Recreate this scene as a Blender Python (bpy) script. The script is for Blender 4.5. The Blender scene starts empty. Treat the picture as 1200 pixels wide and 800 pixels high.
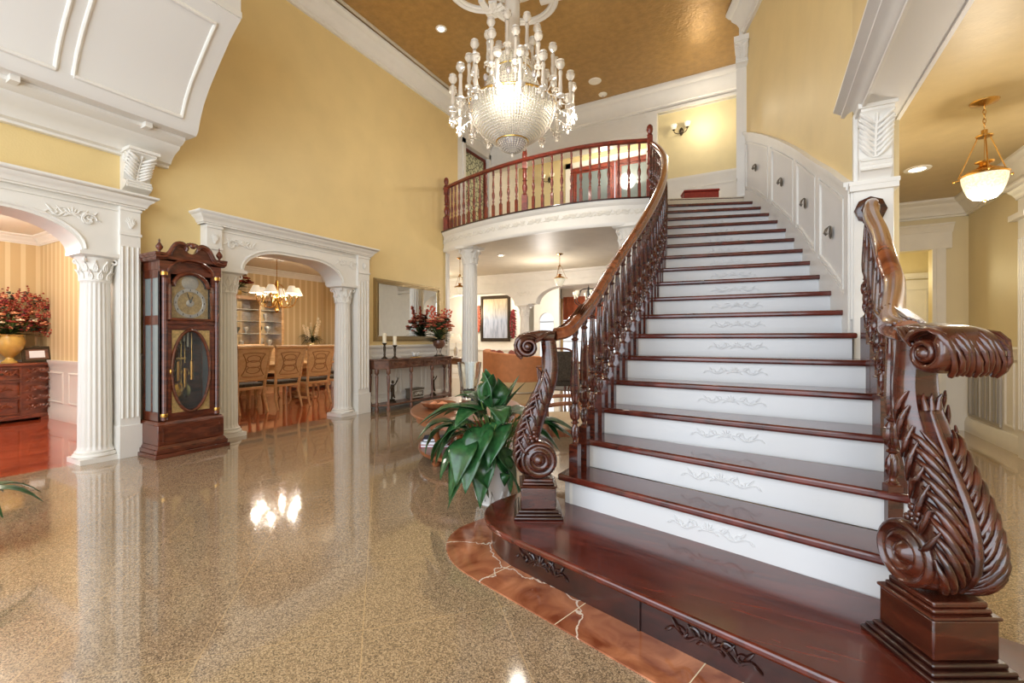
import bpy, math, random
from mathutils import Vector, Matrix
from math import sin, cos, pi, radians, sqrt, atan2
random.seed(7)
S = bpy.context.scene
COL = S.collection
# ---------------------------------------------------------------- camera, world, light, exposure
TH = math.atan(294 / 530.0)
FW = Vector((-sin(TH), cos(TH), 0)); RT = Vector((cos(TH), sin(TH), 0))
cam = bpy.data.cameras.new('camera'); co = bpy.data.objects.new('camera', cam); COL.objects.link(co)
cam.sensor_width = 36; cam.lens = 530 / 1200 * 36; cam.shift_y = -3 / 1200; cam.clip_start = .05; cam.clip_end = 200
co.location = (0, 0, 1.25); co.rotation_euler = (pi / 2, 0, TH); S.camera = co
S.view_settings.view_transform = 'Standard'; S.view_settings.look = 'None'; S.view_settings.gamma = 1
S.view_settings.use_curve_mapping = False; S.view_settings.exposure = 0.28
S.cycles.max_bounces = 8; S.cycles.diffuse_bounces = 4; S.cycles.glossy_bounces = 4; S.cycles.transmission_bounces = 6
S.cycles.transparent_max_bounces = 12; S.cycles.use_denoising = True; S.cycles.sample_clamp_indirect = 4
S.cycles.caustics_reflective = False; S.cycles.caustics_refractive = False
w = bpy.data.worlds.new('daylight'); S.world = w; w.use_nodes = True
w.node_tree.nodes['Background'].inputs[0].default_value = (.86, .93, 1, 1)
w.node_tree.nodes['Background'].inputs[1].default_value = 1.15
def area(name, loc, rot, sx, sy, power, col=(1, 1, 1)):
    l = bpy.data.lights.new(name, 'AREA'); l.shape = 'RECTANGLE'; l.size = sx; l.size_y = sy; l.energy = power; l.color = col
    o = bpy.data.objects.new(name, l); o.location = loc; o.rotation_euler = rot; COL.objects.link(o); return o
def point(name, loc, power, col=(1, .86, .66), r=.08):
    l = bpy.data.lights.new(name, 'POINT'); l.energy = power; l.color = col; l.shadow_soft_size = r
    o = bpy.data.objects.new(name, l); o.location = loc; COL.objects.link(o); return o
# added soft daylight fill behind the camera; daylight from the far living room windows
area('entry_daylight_fill', (-2.6, -2.6, 3.0), (radians(90), 0, 0), 7.0, 5.4, 350, (.80, .89, 1))
area('living_window_daylight', (-4.8, 17.6, 1.7), (radians(-90), 0, 0), 7, 2.6, 110, (.95, .98, 1))
area('hall_rear_area', (1.7, -1.5, 1.7), (radians(90), 0, 0), 1.4, 2.4, 40, (.95, .97, 1))  # area light behind the camera in the side hall, no window modelled
for k in range(4): point('chandelier_light', (-3.15 + .88 * cos(k * pi / 2 + .4), 5.69 + .88 * sin(k * pi / 2 + .4), 4.42), 26, (1, .92, .80), .10)
for k in range(6): point('dining_light', (-8.46 + .37 * cos(pi * k / 3 + .2), 5.6 + .37 * sin(pi * k / 3 + .2), 2.155), 24, (1, .93, .82), .025)
point('dining_fill_light', (-7.6, 6.9, 2.7), 45, (1, .93, .82), .3)
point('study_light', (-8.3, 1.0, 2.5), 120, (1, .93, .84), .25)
point('hall_light', (1.56, 5.03, 2.28), 40, (1, .92, .80), .10)
point('back_room_light', (1.5, 9.3, 2.2), 22, (1, .86, .50), .12)
point('upper_hall_light', (-3.2, 10.2, 5.5), 60, (1, .90, .74), .2)
point('landing_sconce_light', (-1.05, 9.35, 5.5), 14, (1, .89, .70), .08)
point('lantern_light', (-4.6, 9.9, 2.3), 55, (1, .93, .84), .15)
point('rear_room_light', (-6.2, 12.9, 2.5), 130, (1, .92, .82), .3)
point('side_room_fill', (-9.0, 12.7, 2.2), 45, (1, .90, .72), .15)  # added without a fixture, brightens the dark view through the left arch
point('side_room_fill', (-8.2, 10.3, 2.6), 25, (1, .92, .78), .15)  # second added fill for the same side room, no fixture
point('left_room_low_light', (-8.3, 10.2, 1.6), 14, (1, .85, .6), .1)  # low warm point light left of the living room, no fixture there

# ---------------------------------------------------------------- materials
def nt(name):
    m = bpy.data.materials.new(name); m.use_nodes = True
    n = m.node_tree.nodes; l = m.node_tree.links; return m, n, l, n['Principled BSDF']
def lin(c):
    return tuple((x / 255 / 12.92 if x / 255 <= .04045 else ((x / 255 + .055) / 1.055) ** 2.4) for x in c) + (1,)
def mat(name, col, rough=.5, metal=0, coat=0, emit=0, emitcol=None, trans=0, alpha=1, bump=0, bscale=40, var=0, vscale=6, sub=0, ior=1.45):
    m, n, l, p = nt(name)
    c = lin(col)
    p.inputs['Base Color'].default_value = c; p.inputs['Roughness'].default_value = rough; p.inputs['Metallic'].default_value = metal
    p.inputs['Coat Weight'].default_value = coat; p.inputs['Coat Roughness'].default_value = .08
    p.inputs['Transmission Weight'].default_value = trans; p.inputs['Alpha'].default_value = alpha; p.inputs['IOR'].default_value = ior
    if emit:
        p.inputs['Emission Color'].default_value = lin(emitcol or col); p.inputs['Emission Strength'].default_value = emit
    tc = n.new('ShaderNodeTexCoord')
    if var:
        no = n.new('ShaderNodeTexNoise'); no.inputs['Scale'].default_value = vscale; no.inputs['Detail'].default_value = 5
        l.new(tc.outputs['Object'], no.inputs['Vector'])
        r = n.new('ShaderNodeValToRGB'); r.color_ramp.elements[0].position = .3; r.color_ramp.elements[1].position = .7
        r.color_ramp.elements[0].color = tuple(x * (1 - var) for x in c[:3]) + (1,); r.color_ramp.elements[1].color = tuple(min(1, x * (1 + var)) for x in c[:3]) + (1,)
        l.new(no.outputs['Fac'], r.inputs['Fac']); l.new(r.outputs['Color'], p.inputs['Base Color'])
    if bump:
        no = n.new('ShaderNodeTexNoise'); no.inputs['Scale'].default_value = bscale; no.inputs['Detail'].default_value = 4
        l.new(tc.outputs['Object'], no.inputs['Vector'])
        b = n.new('ShaderNodeBump'); b.inputs['Strength'].default_value = bump; b.inputs['Distance'].default_value = .02
        l.new(no.outputs['Fac'], b.inputs['Height']); l.new(b.outputs['Normal'], p.inputs['Normal'])
    return m
def wood(name, dark, light, rough=.3, coat=.6, scale=(3, 3, 30), rot=(0, 0, 0), dist=4, cr=.08):
    m, n, l, p = nt(name)
    tc = n.new('ShaderNodeTexCoord'); mp = n.new('ShaderNodeMapping'); mp.inputs['Scale'].default_value = scale; mp.inputs['Rotation'].default_value = rot
    l.new(tc.outputs['Object'], mp.inputs['Vector'])
    no = n.new('ShaderNodeTexNoise'); no.inputs['Scale'].default_value = 1; no.inputs['Detail'].default_value = 6; no.inputs['Distortion'].default_value = dist * .3
    l.new(mp.outputs['Vector'], no.inputs['Vector'])
    r = n.new('ShaderNodeValToRGB'); e = r.color_ramp.elements; e[0].position = .3; e[1].position = .72
    e[0].color = lin(dark); e[1].color = lin(light)
    l.new(no.outputs['Fac'], r.inputs['Fac']); l.new(r.outputs['Color'], p.inputs['Base Color'])
    p.inputs['Roughness'].default_value = rough; p.inputs['Coat Weight'].default_value = coat; p.inputs['Coat Roughness'].default_value = cr
    return m
M = {}
M['riser_white'] = mat('cool_white_riser', (214, 214, 214), .4)
M['white'] = mat('painted_white', (231, 227, 219), .42, var=.02)
M['white_wall'] = mat('painted_offwhite', (230, 224, 212), .5, var=.03)
M['panel_white'] = mat('satin_white_panel', (226, 223, 218), .5)
M['yellow'] = mat('yellow_wall_paint', (230, 204, 146), .5, bump=.10, bscale=60, var=.035, vscale=2.2)
M['yellow_pale'] = mat('pale_yellow_paint', (222, 206, 160), .55, var=.03)
M['hall_yellow'] = mat('hall_tan_paint', (222, 206, 166), .5, var=.03, vscale=2)
M['gold_ceiling'] = mat('gold_leaf_ceiling', (174, 138, 84), .34, metal=.35, bump=.35, bscale=22, var=.12, vscale=9)
M['hall_ceiling'] = mat('hall_gold_ceiling', (196, 174, 130), .45, metal=.1, bump=.07, bscale=40, var=.05)
M['ceil_cream'] = mat('cream_ceiling', (212, 202, 182), .5, bump=.1, bscale=30, var=.05, vscale=4)
M['ceil_white'] = mat('white_ceiling', (232, 226, 214), .6)
M['mahogany'] = wood('mahogany', (38, 15, 10), (88, 38, 22), .25, .6, (4, 4, 18))
M['mahogany_h'] = wood('mahogany_tread', (58, 19, 13), (110, 44, 30), .22, .5, (3, 22, 3))
M['mahogany_d'] = wood('dark_mahogany', (30, 12, 9), (60, 24, 16), .28, .6, (5, 5, 14))
M['rail'] = wood('handrail_wood', (84, 38, 20), (144, 78, 44), .22, .8, (4, 14, 4))
M['baluster'] = wood('baluster_wood', (46, 18, 12), (96, 42, 26), .25, .7, (8, 8, 20))
M['bal_red'] = wood('balcony_redwood', (84, 28, 20), (138, 54, 38), .35, .4, (8, 8, 14))
M['clock_wood'] = wood('clock_walnut', (66, 28, 18), (116, 56, 34), .25, .6, (5, 5, 22))
M['chest_wood'] = wood('chest_wood', (96, 46, 28), (142, 76, 46), .35, .4, (5, 5, 12))
M['console_wood'] = wood('console_wood', (78, 46, 34), (132, 88, 64), .4, .3, (6, 6, 12))
M['oak'] = wood('honey_oak', (196, 152, 104), (226, 186, 136), .4, .2, (5, 5, 18))
M['oak_dark'] = wood('oak_fretwork', (160, 112, 70), (184, 136, 90), .4, .2, (5, 5, 18))
M['oak_panel'] = wood('honey_oak_panel', (206, 168, 122), (222, 188, 142), .5, .1, (5, 5, 14))
M['table_wood'] = wood('coffee_table_wood', (112, 60, 34), (158, 98, 60), .38, .2, (14, 4, 4))
M['brass'] = mat('brass', (196, 150, 78), .25, metal=1)
M['gold_bright'] = mat('gilt_metal', (226, 190, 110), .25, metal=1)
M['bronze'] = mat('dark_bronze', (70, 58, 44), .4, metal=.7)
M['pewter'] = mat('pewter_bronze', (120, 112, 100), .4, metal=.7)
M['black'] = mat('black_lacquer', (24, 22, 22), .3)
M['crystal'] = mat('crystal', (214, 207, 196), .08, emit=.05, emitcol=(255, 236, 205), metal=.25, ior=1.6, coat=.6)
M['crystal_d'] = mat('crystal_smoke', (190, 185, 185), .05, metal=.5, emit=.05)
M['glasslit'] = mat('lit_frosted_glass', (240, 226, 200), .3, var=.4, vscale=70, emit=.42, emitcol=(255, 240, 208), bump=.5, bscale=60)
M['bowlglass'] = mat('crystal_backing', (246, 236, 214), .35, emit=.16, emitcol=(255, 232, 190), var=.35, vscale=60)
M['bulb'] = mat('lamp_bulb', (255, 240, 210), .5, emit=9, emitcol=(255, 232, 190))
M['candle_bulb'] = mat('candle_bulb', (255, 240, 210), .5, emit=4, emitcol=(255, 240, 214))
M['downlight'] = mat('downlight', (255, 250, 240), .5, emit=12, emitcol=(255, 246, 225))
M['shade'] = mat('fabric_shade', (246, 236, 214), .7, emit=.40, emitcol=(255, 240, 214))
M['plastic'] = mat('white_plastic', (238, 232, 220), .4)
M['cream_fabric'] = mat('cream_fabric', (222, 196, 158), .8, bump=.2, bscale=200, var=.06, vscale=20)
M['dark_fabric'] = mat('dark_floral_fabric', (72, 62, 50), .8, var=.5, vscale=40)
M['floral_fabric'] = mat('rose_floral_fabric', (156, 92, 78), .8, var=.35, vscale=35)
M['rust_fabric'] = mat('rust_velvet', (204, 134, 86), .75, var=.08, vscale=10)
M['fringe'] = mat('bullion_fringe', (216, 186, 138), .8, bump=.5, bscale=90)
M['curtain'] = mat('rust_curtain', (176, 92, 58), .7, var=.2, vscale=12)
M['curtain_gold'] = mat('gold_curtain', (206, 172, 118), .7, var=.15, vscale=12)
M['red_fabric'] = mat('red_leather', (150, 48, 36), .45, var=.15, vscale=25)
M['leaf'] = mat('lily_leaf', (40, 82, 42), .36, var=.45, vscale=26, coat=.3)
M['leaf_d'] = mat('dark_foliage', (46, 56, 30), .5, var=.4, vscale=30)
M['leaf_grey'] = mat('grey_foliage', (92, 92, 70), .6, var=.3, vscale=30)
M['stem'] = mat('green_stem', (96, 122, 60), .5)
M['soil'] = mat('potting_soil', (44, 32, 22), .9, var=.4, vscale=40)
M['pot_white'] = mat('white_ceramic', (226, 224, 220), .3, coat=.3)
M['urn_yellow'] = mat('ochre_urn', (196, 160, 84), .3, coat=.4, var=.12, vscale=14)
M['fl_rust'] = mat('rust_flowers', (158, 70, 50), .7, var=.3, vscale=40)
M['fl_peach'] = mat('peach_flowers', (222, 150, 110), .7, var=.2, vscale=30)
M['fl_cream'] = mat('cream_flowers', (236, 218, 186), .7, var=.1, vscale=30)
M['fl_coral'] = mat('coral_flowers', (216, 104, 78), .6, var=.25, vscale=30)
M['fl_red'] = mat('burgundy_flowers', (120, 30, 32), .7, var=.35, vscale=30)
M['candle'] = mat('ivory_candle', (240, 228, 200), .5, sub=.2)
M['fg_glass'] = mat('clear_glass', (245, 250, 250), .03, trans=1.0, ior=1.45)
M['pane'] = mat('thin_glass', (120, 128, 128), .02, alpha=.12, coat=.6)
M['pebbles'] = mat('dark_pebbles', (30, 32, 52), .2, coat=.5, var=.4, vscale=60)
M['side_glass'] = mat('grey_beveled_glass', (150, 158, 156), .12, metal=.25, coat=.5)
M['mirror'] = mat('mirror_glass', (235, 238, 238), .01, metal=1)
M['frame_gold'] = mat('champagne_gilt_frame', (176, 152, 108), .35, metal=.6, bump=.3, bscale=120)
M['dial'] = mat('brass_dial', (206, 180, 126), .3, metal=.6, var=.25, vscale=40)
M['silver'] = mat('silvered_ring', (206, 204, 196), .3, metal=.5, var=.1, vscale=50)
M['book_blue'] = mat('navy_book', (44, 52, 78), .5)
M['book_white'] = mat('white_book', (222, 218, 214), .5)
M['book_red'] = mat('red_book', (170, 62, 56), .5)
M['paper'] = mat('white_paper', (232, 234, 240), .6)
M['outdoor_pane'] = mat('window_pane', (240, 244, 248), .02, alpha=.10, coat=1)
M['grey_glass'] = mat('grey_door_glass', (120, 132, 136), .08, metal=.3, coat=.6)
M['grille'] = mat('grey_grille', (176, 172, 166), .5)
M['red_marble'] = None
def stripes(name, a, b, width):
    m, n, l, p = nt(name); tc = n.new('ShaderNodeTexCoord'); sx = n.new('ShaderNodeSeparateXYZ'); l.new(tc.outputs['Object'], sx.inputs[0])
    ad = n.new('ShaderNodeMath'); ad.operation = 'ADD'; l.new(sx.outputs[0], ad.inputs[0]); l.new(sx.outputs[1], ad.inputs[1])
    mu = n.new('ShaderNodeMath'); mu.operation = 'MULTIPLY'; mu.inputs[1].default_value = 2 * pi / width; l.new(ad.outputs[0], mu.inputs[0])
    si = n.new('ShaderNodeMath'); si.operation = 'SINE'; l.new(mu.outputs[0], si.inputs[0])
    r = n.new('ShaderNodeValToRGB'); e = r.color_ramp.elements; e[0].position = .4; e[1].position = .62; e[0].color = lin(a); e[1].color = lin(b)
    l.new(si.outputs[0], r.inputs[0]); l.new(r.outputs[0], p.inputs['Base Color']); p.inputs['Roughness'].default_value = .5
    return m
M['wallpaper'] = stripes('striped_wallpaper', (206, 178, 132), (224, 202, 160), .17)
M['bead'] = stripes('beadboard', (150, 146, 142), (196, 192, 188), .06)
def granite():
    m, n, l, p = nt('polished_granite_tiles'); tc = n.new('ShaderNodeTexCoord'); g = tc.outputs['Object']
    vo = n.new('ShaderNodeTexVoronoi'); vo.inputs['Scale'].default_value = 230; l.new(g, vo.inputs['Vector'])
    vs_ = n.new('ShaderNodeSeparateXYZ'); l.new(vo.outputs['Color'], vs_.inputs[0])
    r = n.new('ShaderNodeValToRGB'); e = r.color_ramp.elements; e[0].position = .05; e[0].color = lin((100, 86, 70)); e[1].position = .95; e[1].color = lin((204, 178, 144))
    e2 = e.new(.35); e2.color = lin((150, 126, 98)); e3 = e.new(.65); e3.color = lin((172, 146, 114)); l.new(vs_.outputs[0], r.inputs[0])
    n2 = n.new('ShaderNodeTexNoise'); n2.inputs['Scale'].default_value = 1.1; n2.inputs['Detail'].default_value = 3; l.new(g, n2.inputs['Vector'])
    r2 = n.new('ShaderNodeValToRGB'); r2.color_ramp.elements[0].color = (.82, .80, .78, 1); r2.color_ramp.elements[1].color = (1.06, 1.06, 1.06, 1); l.new(n2.outputs['Fac'], r2.inputs[0])
    mx = n.new('ShaderNodeMixRGB'); mx.blend_type = 'MULTIPLY'; mx.inputs[0].default_value = 1; l.new(r.outputs[0], mx.inputs[1]); l.new(r2.outputs[0], mx.inputs[2])
    sx = n.new('ShaderNodeSeparateXYZ'); l.new(g, sx.inputs[0])
    masks = []
    for op, off in (('ADD', .75), ('SUBTRACT', -4.62)):
        a = n.new('ShaderNodeMath'); a.operation = op; l.new(sx.outputs[0], a.inputs[0]); l.new(sx.outputs[1], a.inputs[1])
        b = n.new('ShaderNodeMath'); b.operation = 'SUBTRACT'; l.new(a.outputs[0], b.inputs[0]); b.inputs[1].default_value = off
        c = n.new('ShaderNodeMath'); c.operation = 'MULTIPLY'; l.new(b.outputs[0], c.inputs[0]); c.inputs[1].default_value = pi / .864
        d = n.new('ShaderNodeMath'); d.operation = 'SINE'; l.new(c.outputs[0], d.inputs[0])
        f = n.new('ShaderNodeMath'); f.operation = 'ABSOLUTE'; l.new(d.outputs[0], f.inputs[0])
        h = n.new('ShaderNodeMath'); h.operation = 'LESS_THAN'; l.new(f.outputs[0], h.inputs[0]); h.inputs[1].default_value = .011
        masks.append(h)
    mm = n.new('ShaderNodeMath'); mm.operation = 'MAXIMUM'; l.new(masks[0].outputs[0], mm.inputs[0]); l.new(masks[1].outputs[0], mm.inputs[1])
    m2 = n.new('ShaderNodeMath'); m2.operation = 'MULTIPLY'; m2.inputs[1].default_value = .5; l.new(mm.outputs[0], m2.inputs[0])
    mj = n.new('ShaderNodeMixRGB'); l.new(m2.outputs[0], mj.inputs[0]); l.new(mx.outputs[0], mj.inputs[1]); mj.inputs[2].default_value = lin((214, 178, 128))
    l.new(mj.outputs[0], p.inputs['Base Color']); p.inputs['Roughness'].default_value = .09; p.inputs['IOR'].default_value = 1.7
    p.inputs['Coat Weight'].default_value = .6; p.inputs['Coat Roughness'].default_value = .03
    return m
M['granite'] = granite()
def planks():
    m, n, l, p = nt('cherry_plank_floor'); tc = n.new('ShaderNodeTexCoord')
    br = n.new('ShaderNodeTexBrick'); br.inputs['Scale'].default_value = 1; br.inputs['Brick Width'].default_value = 1.4; br.inputs['Row Height'].default_value = .09
    br.inputs['Mortar Size'].default_value = .0015; br.inputs['Color1'].default_value = lin((188, 82, 46)); br.inputs['Color2'].default_value = lin((150, 56, 32)); br.inputs['Mortar'].default_value = lin((60, 18, 12))
    mp = n.new('ShaderNodeMapping'); mp.inputs['Rotation'].default_value = (0, 0, pi / 2); l.new(tc.outputs['Object'], mp.inputs[0]); l.new(mp.outputs[0], br.inputs[0])
    no = n.new('ShaderNodeTexNoise'); no.inputs['Scale'].default_value = 8; l.new(tc.outputs['Object'], no.inputs[0])
    mx = n.new('ShaderNodeMixRGB'); mx.blend_type = 'OVERLAY'; mx.inputs[0].default_value = .35; l.new(br.outputs[0], mx.inputs[1]); l.new(no.outputs['Fac'], mx.inputs[2])
    l.new(mx.outputs[0], p.inputs['Base Color']); p.inputs['Roughness'].default_value = .14; p.inputs['Coat Weight'].default_value = .7
    return m
M['planks'] = planks()
def marble_red():
    m, n, l, p = nt('red_marble'); tc = n.new('ShaderNodeTexCoord')
    no = n.new('ShaderNodeTexNoise'); no.inputs['Scale'].default_value = 5; no.inputs['Detail'].default_value = 8; no.inputs['Distortion'].default_value = 1.2; l.new(tc.outputs['Object'], no.inputs[0])
    r = n.new('ShaderNodeValToRGB'); e = r.color_ramp.elements; e[0].position = .3; e[0].color = lin((128, 66, 42)); e[1].position = .7; e[1].color = lin((206, 136, 96)); l.new(no.outputs['Fac'], r.inputs[0])
    vo = n.new('ShaderNodeTexVoronoi'); vo.feature = 'DISTANCE_TO_EDGE'; vo.inputs['Scale'].default_value = 1.3; 
    mv = n.new('ShaderNodeMixRGB'); mv.inputs[0].default_value = .12; l.new(tc.outputs['Object'], mv.inputs[1]); l.new(no.outputs['Color'], mv.inputs[2]); l.new(mv.outputs[0], vo.inputs['Vector'])
    lt = n.new('ShaderNodeMath'); lt.operation = 'LESS_THAN'; lt.inputs[1].default_value = .004; l.new(vo.outputs['Distance'], lt.inputs[0])
    mx = n.new('ShaderNodeMixRGB'); l.new(lt.outputs[0], mx.inputs[0]); l.new(r.outputs[0], mx.inputs[1]); mx.inputs[2].default_value = lin((232, 214, 196))
    l.new(mx.outputs[0], p.inputs['Base Color']); p.inputs['Roughness'].default_value = .12; p.inputs['Coat Weight'].default_value = .5
    return m
M['red_marble'] = marble_red()
def painting():
    m, n, l, p = nt('skyline_painting'); tc = n.new('ShaderNodeTexCoord'); g = tc.outputs['Generated']
    mp = n.new('ShaderNodeMapping'); mp.inputs['Scale'].default_value = (9, 1, 2.2); l.new(g, mp.inputs[0])
    no = n.new('ShaderNodeTexNoise'); no.inputs['Scale'].default_value = 1.4; no.inputs['Detail'].default_value = 8; l.new(mp.outputs[0], no.inputs[0])
    sx = n.new('ShaderNodeSeparateXYZ'); l.new(g, sx.inputs[0])
    r = n.new('ShaderNodeValToRGB'); e = r.color_ramp.elements; e[0].color = lin((178, 184, 200)); e[1].color = lin((214, 186, 146)); e.new(.45).color = lin((168, 176, 196)); e.new(.75).color = lin((204, 190, 168)); l.new(sx.outputs[2], r.inputs[0])
    r2 = n.new('ShaderNodeValToRGB'); r2.color_ramp.elements[0].position = .38; r2.color_ramp.elements[1].position = .56; r2.color_ramp.elements[0].color = lin((186, 192, 200)); r2.color_ramp.elements[1].color = (1, 1, 1, 1); l.new(no.outputs['Fac'], r2.inputs[0])
    mx = n.new('ShaderNodeMixRGB'); mx.blend_type = 'MULTIPLY'; mx.inputs[0].default_value = .75; l.new(r.outputs[0], mx.inputs[1]); l.new(r2.outputs[0], mx.inputs[2]); l.new(mx.outputs[0], p.inputs['Base Color'])
    p.inputs['Roughness'].default_value = .5; return m
M['painting'] = painting()
def stained():
    m, n, l, p = nt('leaded_glass'); tc = n.new('ShaderNodeTexCoord')
    vo = n.new('ShaderNodeTexVoronoi'); vo.feature = 'DISTANCE_TO_EDGE'; vo.inputs['Scale'].default_value = 9; l.new(tc.outputs['Object'], vo.inputs['Vector'])
    r = n.new('ShaderNodeValToRGB'); r.color_ramp.elements[0].position = .04; r.color_ramp.elements[0].color = lin((70, 72, 50)); r.color_ramp.elements[1].position = .1; r.color_ramp.elements[1].color = lin((206, 206, 170)); l.new(vo.outputs['Distance'], r.inputs[0])
    l.new(r.outputs[0], p.inputs['Base Color']); p.inputs['Roughness'].default_value = .3; return m
M['stained'] = stained()

# ---------------------------------------------------------------- mesh building
OFF = {}
class MB:
    def __init__(s): s.v = []; s.f = []; s.M = None
    def add(s, vs, fs):
        b = len(s.v)
        if s.M is not None: vs = [s.M @ Vector(v) for v in vs]
        s.v += [tuple(v) for v in vs]; s.f += [tuple(i + b for i in f) for f in fs]; return s
    def box(s, x0, x1, y0, y1, z0, z1):
        return s.add([(x0, y0, z0), (x1, y0, z0), (x1, y1, z0), (x0, y1, z0), (x0, y0, z1), (x1, y0, z1), (x1, y1, z1), (x0, y1, z1)],
                     [(0, 3, 2, 1), (4, 5, 6, 7), (0, 1, 5, 4), (1, 2, 6, 5), (2, 3, 7, 6), (3, 0, 4, 7)])
    def cbox(s, c, sz, rz=0):
        x, y, z = c; a, b, h = sz[0] / 2, sz[1] / 2, sz[2] / 2; cr, sr = cos(rz), sin(rz)
        vs = [(x + i * a * cr - j * b * sr, y + i * a * sr + j * b * cr, z + k * h) for k in (-1, 1) for i, j in ((-1, -1), (1, -1), (1, 1), (-1, 1))]
        return s.add(vs, [(0, 3, 2, 1), (4, 5, 6, 7), (0, 1, 5, 4), (1, 2, 6, 5), (2, 3, 7, 6), (3, 0, 4, 7)])
    def frustum(s, x, y, z0, z1, a0, b0, a1, b1, rz=0):
        cr, sr = cos(rz), sin(rz)
        vs = [(x + i * a * cr - j * b * sr, y + i * a * sr + j * b * cr, z) for z, a, b in ((z0, a0 / 2, b0 / 2), (z1, a1 / 2, b1 / 2)) for i, j in ((-1, -1), (1, -1), (1, 1), (-1, 1))]
        return s.add(vs, [(0, 3, 2, 1), (4, 5, 6, 7), (0, 1, 5, 4), (1, 2, 6, 5), (2, 3, 7, 6), (3, 0, 4, 7)])
    def lathe(s, prof, x=0, y=0, z=0, n=24, flute=None, sx=1, sy=1, cap=True):
        """prof: [(r, z, flute_depth?)]"""
        vs = []; fs = []
        for q in prof:
            r, h = q[0], q[1]; fd = q[2] if len(q) > 2 else 0
            for i in range(n):
                a = 2 * pi * i / n
                rr = r * (1 - fd * (.5 - .5 * cos(a * (flute or 0)))) if flute else r
                vs.append((x + rr * cos(a) * sx, y + rr * sin(a) * sy, z + h))
        for k in range(len(prof) - 1):
            for i in range(n):
                j = (i + 1) % n; fs.append((k * n + i, k * n + j, (k + 1) * n + j, (k + 1) * n + i))
        if cap: fs.append(tuple(reversed(range(n)))); fs.append(tuple((len(prof) - 1) * n + i for i in range(n)))
        return s.add(vs, fs)
    def prism(s, poly, z0, z1):
        n = len(poly); vs = [(p[0], p[1], z0) for p in poly] + [(p[0], p[1], z1) for p in poly]
        fs = [tuple(reversed(range(n))), tuple(range(n, 2 * n))] + [(i, (i + 1) % n, n + (i + 1) % n, n + i) for i in range(n)]
        return s.add(vs, fs)
    def extr(s, poly, O, U, V, W):
        """poly (u, v) in the plane at O, thickness vector W"""
        O, U, V, W = Vector(O), Vector(U), Vector(V), Vector(W); n = len(poly)
        vs = [O + U * p[0] + V * p[1] for p in poly] + [O + U * p[0] + V * p[1] + W for p in poly]
        fs = [tuple(range(n)), tuple(reversed(range(n, 2 * n)))] + [(i, n + i, n + (i + 1) % n, (i + 1) % n) for i in range(n)]
        return s.add(vs, fs)
    def sweep(s, path, prof, closed=False, cap=True, scale=None):
        """prof [(a, b)] a to the right of travel (horizontal), b up; closed loop profile"""
        P = [Vector(p) for p in path]; N = len(P); n = len(prof); vs = []; fs = []
        for i in range(N):
            a = P[(i - 1) % N] if (closed or i > 0) else P[i]; b = P[(i + 1) % N] if (closed or i < N - 1) else P[i]
            d0 = (P[i] - a); d1 = (b - P[i]); d0.z = 0; d1.z = 0
            if d0.length < 1e-6: d0 = d1
            if d1.length < 1e-6: d1 = d0
            d0 = d0.normalized(); d1 = d1.normalized(); t = (d0 + d1); t = t.normalized() if t.length > 1e-6 else d1
            m = 1 / max(.35, t.dot(d1)); nn = Vector((t.y, -t.x, 0)) * m; sc = scale(i / (N - 1)) if scale else 1
            for q in prof: vs.append(P[i] + nn * q[0] * sc + Vector((0, 0, q[1] * sc)))
        for i in range(N if closed else N - 1):
            for k in range(n):
                a, b = i * n + k, i * n + (k + 1) % n; c, d = ((i + 1) % N) * n + (k + 1) % n, ((i + 1) % N) * n + k
                fs.append((a, b, c, d))
        if cap and not closed: fs.append(tuple(reversed(range(n)))); fs.append(tuple((N - 1) * n + k for k in range(n)))
        return s.add(vs, fs)
    def tube(s, path, r, n=8, flat=1, cap=True, up=None):
        P = [Vector(p) for p in path]; N = len(P); vs = []; fs = []
        rf = r if callable(r) else (lambda t: r)
        u = None
        for i in range(N):
            t = (P[min(i + 1, N - 1)] - P[max(i - 1, 0)])
            t = t.normalized() if t.length > 1e-9 else Vector((0, 0, 1))
            if u is None:
                u = Vector(up) if up else (Vector((0, 0, 1)) if abs(t.z) < .9 else Vector((1, 0, 0)))
            u = (u - t * u.dot(t)); u = u.normalized() if u.length > 1e-6 else t.orthogonal().normalized()
            v = t.cross(u); rr = rf(i / max(1, N - 1))
            for k in range(n):
                a = 2 * pi * k / n; vs.append(P[i] + u * cos(a) * rr * flat + v * sin(a) * rr)
        for i in range(N - 1):
            for k in range(n): j = (k + 1) % n; fs.append((i * n + k, (i + 1) * n + k, (i + 1) * n + j, i * n + j)[::-1])
        if cap: fs.append(tuple(range(n))); fs.append(tuple(reversed([(N - 1) * n + k for k in range(n)])))
        return s.add(vs, fs)
    def ell(s, c, r, n=10, m=7, rot=None):
        if not hasattr(r, '__len__'): r = (r, r, r)
        c = Vector(c); vs = []; fs = []
        for i in range(1, m):
            ph = pi * i / m
            for k in range(n):
                a = 2 * pi * k / n; q = Vector((r[0] * sin(ph) * cos(a), r[1] * sin(ph) * sin(a), r[2] * cos(ph)))
                vs.append(c + (rot @ q if rot else q))
        top = len(vs); q = Vector((0, 0, r[2])); vs.append(c + (rot @ q if rot else q)); vs.append(c - (rot @ q if rot else q))
        for i in range(m - 2):
            for k in range(n): j = (k + 1) % n; fs.append((i * n + k, (i + 1) * n + k, (i + 1) * n + j, i * n + j))
        for k in range(n): j = (k + 1) % n; fs.append((top, k, j)); fs.append((top + 1, (m - 2) * n + j, (m - 2) * n + k))
        return s.add(vs, fs)
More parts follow.
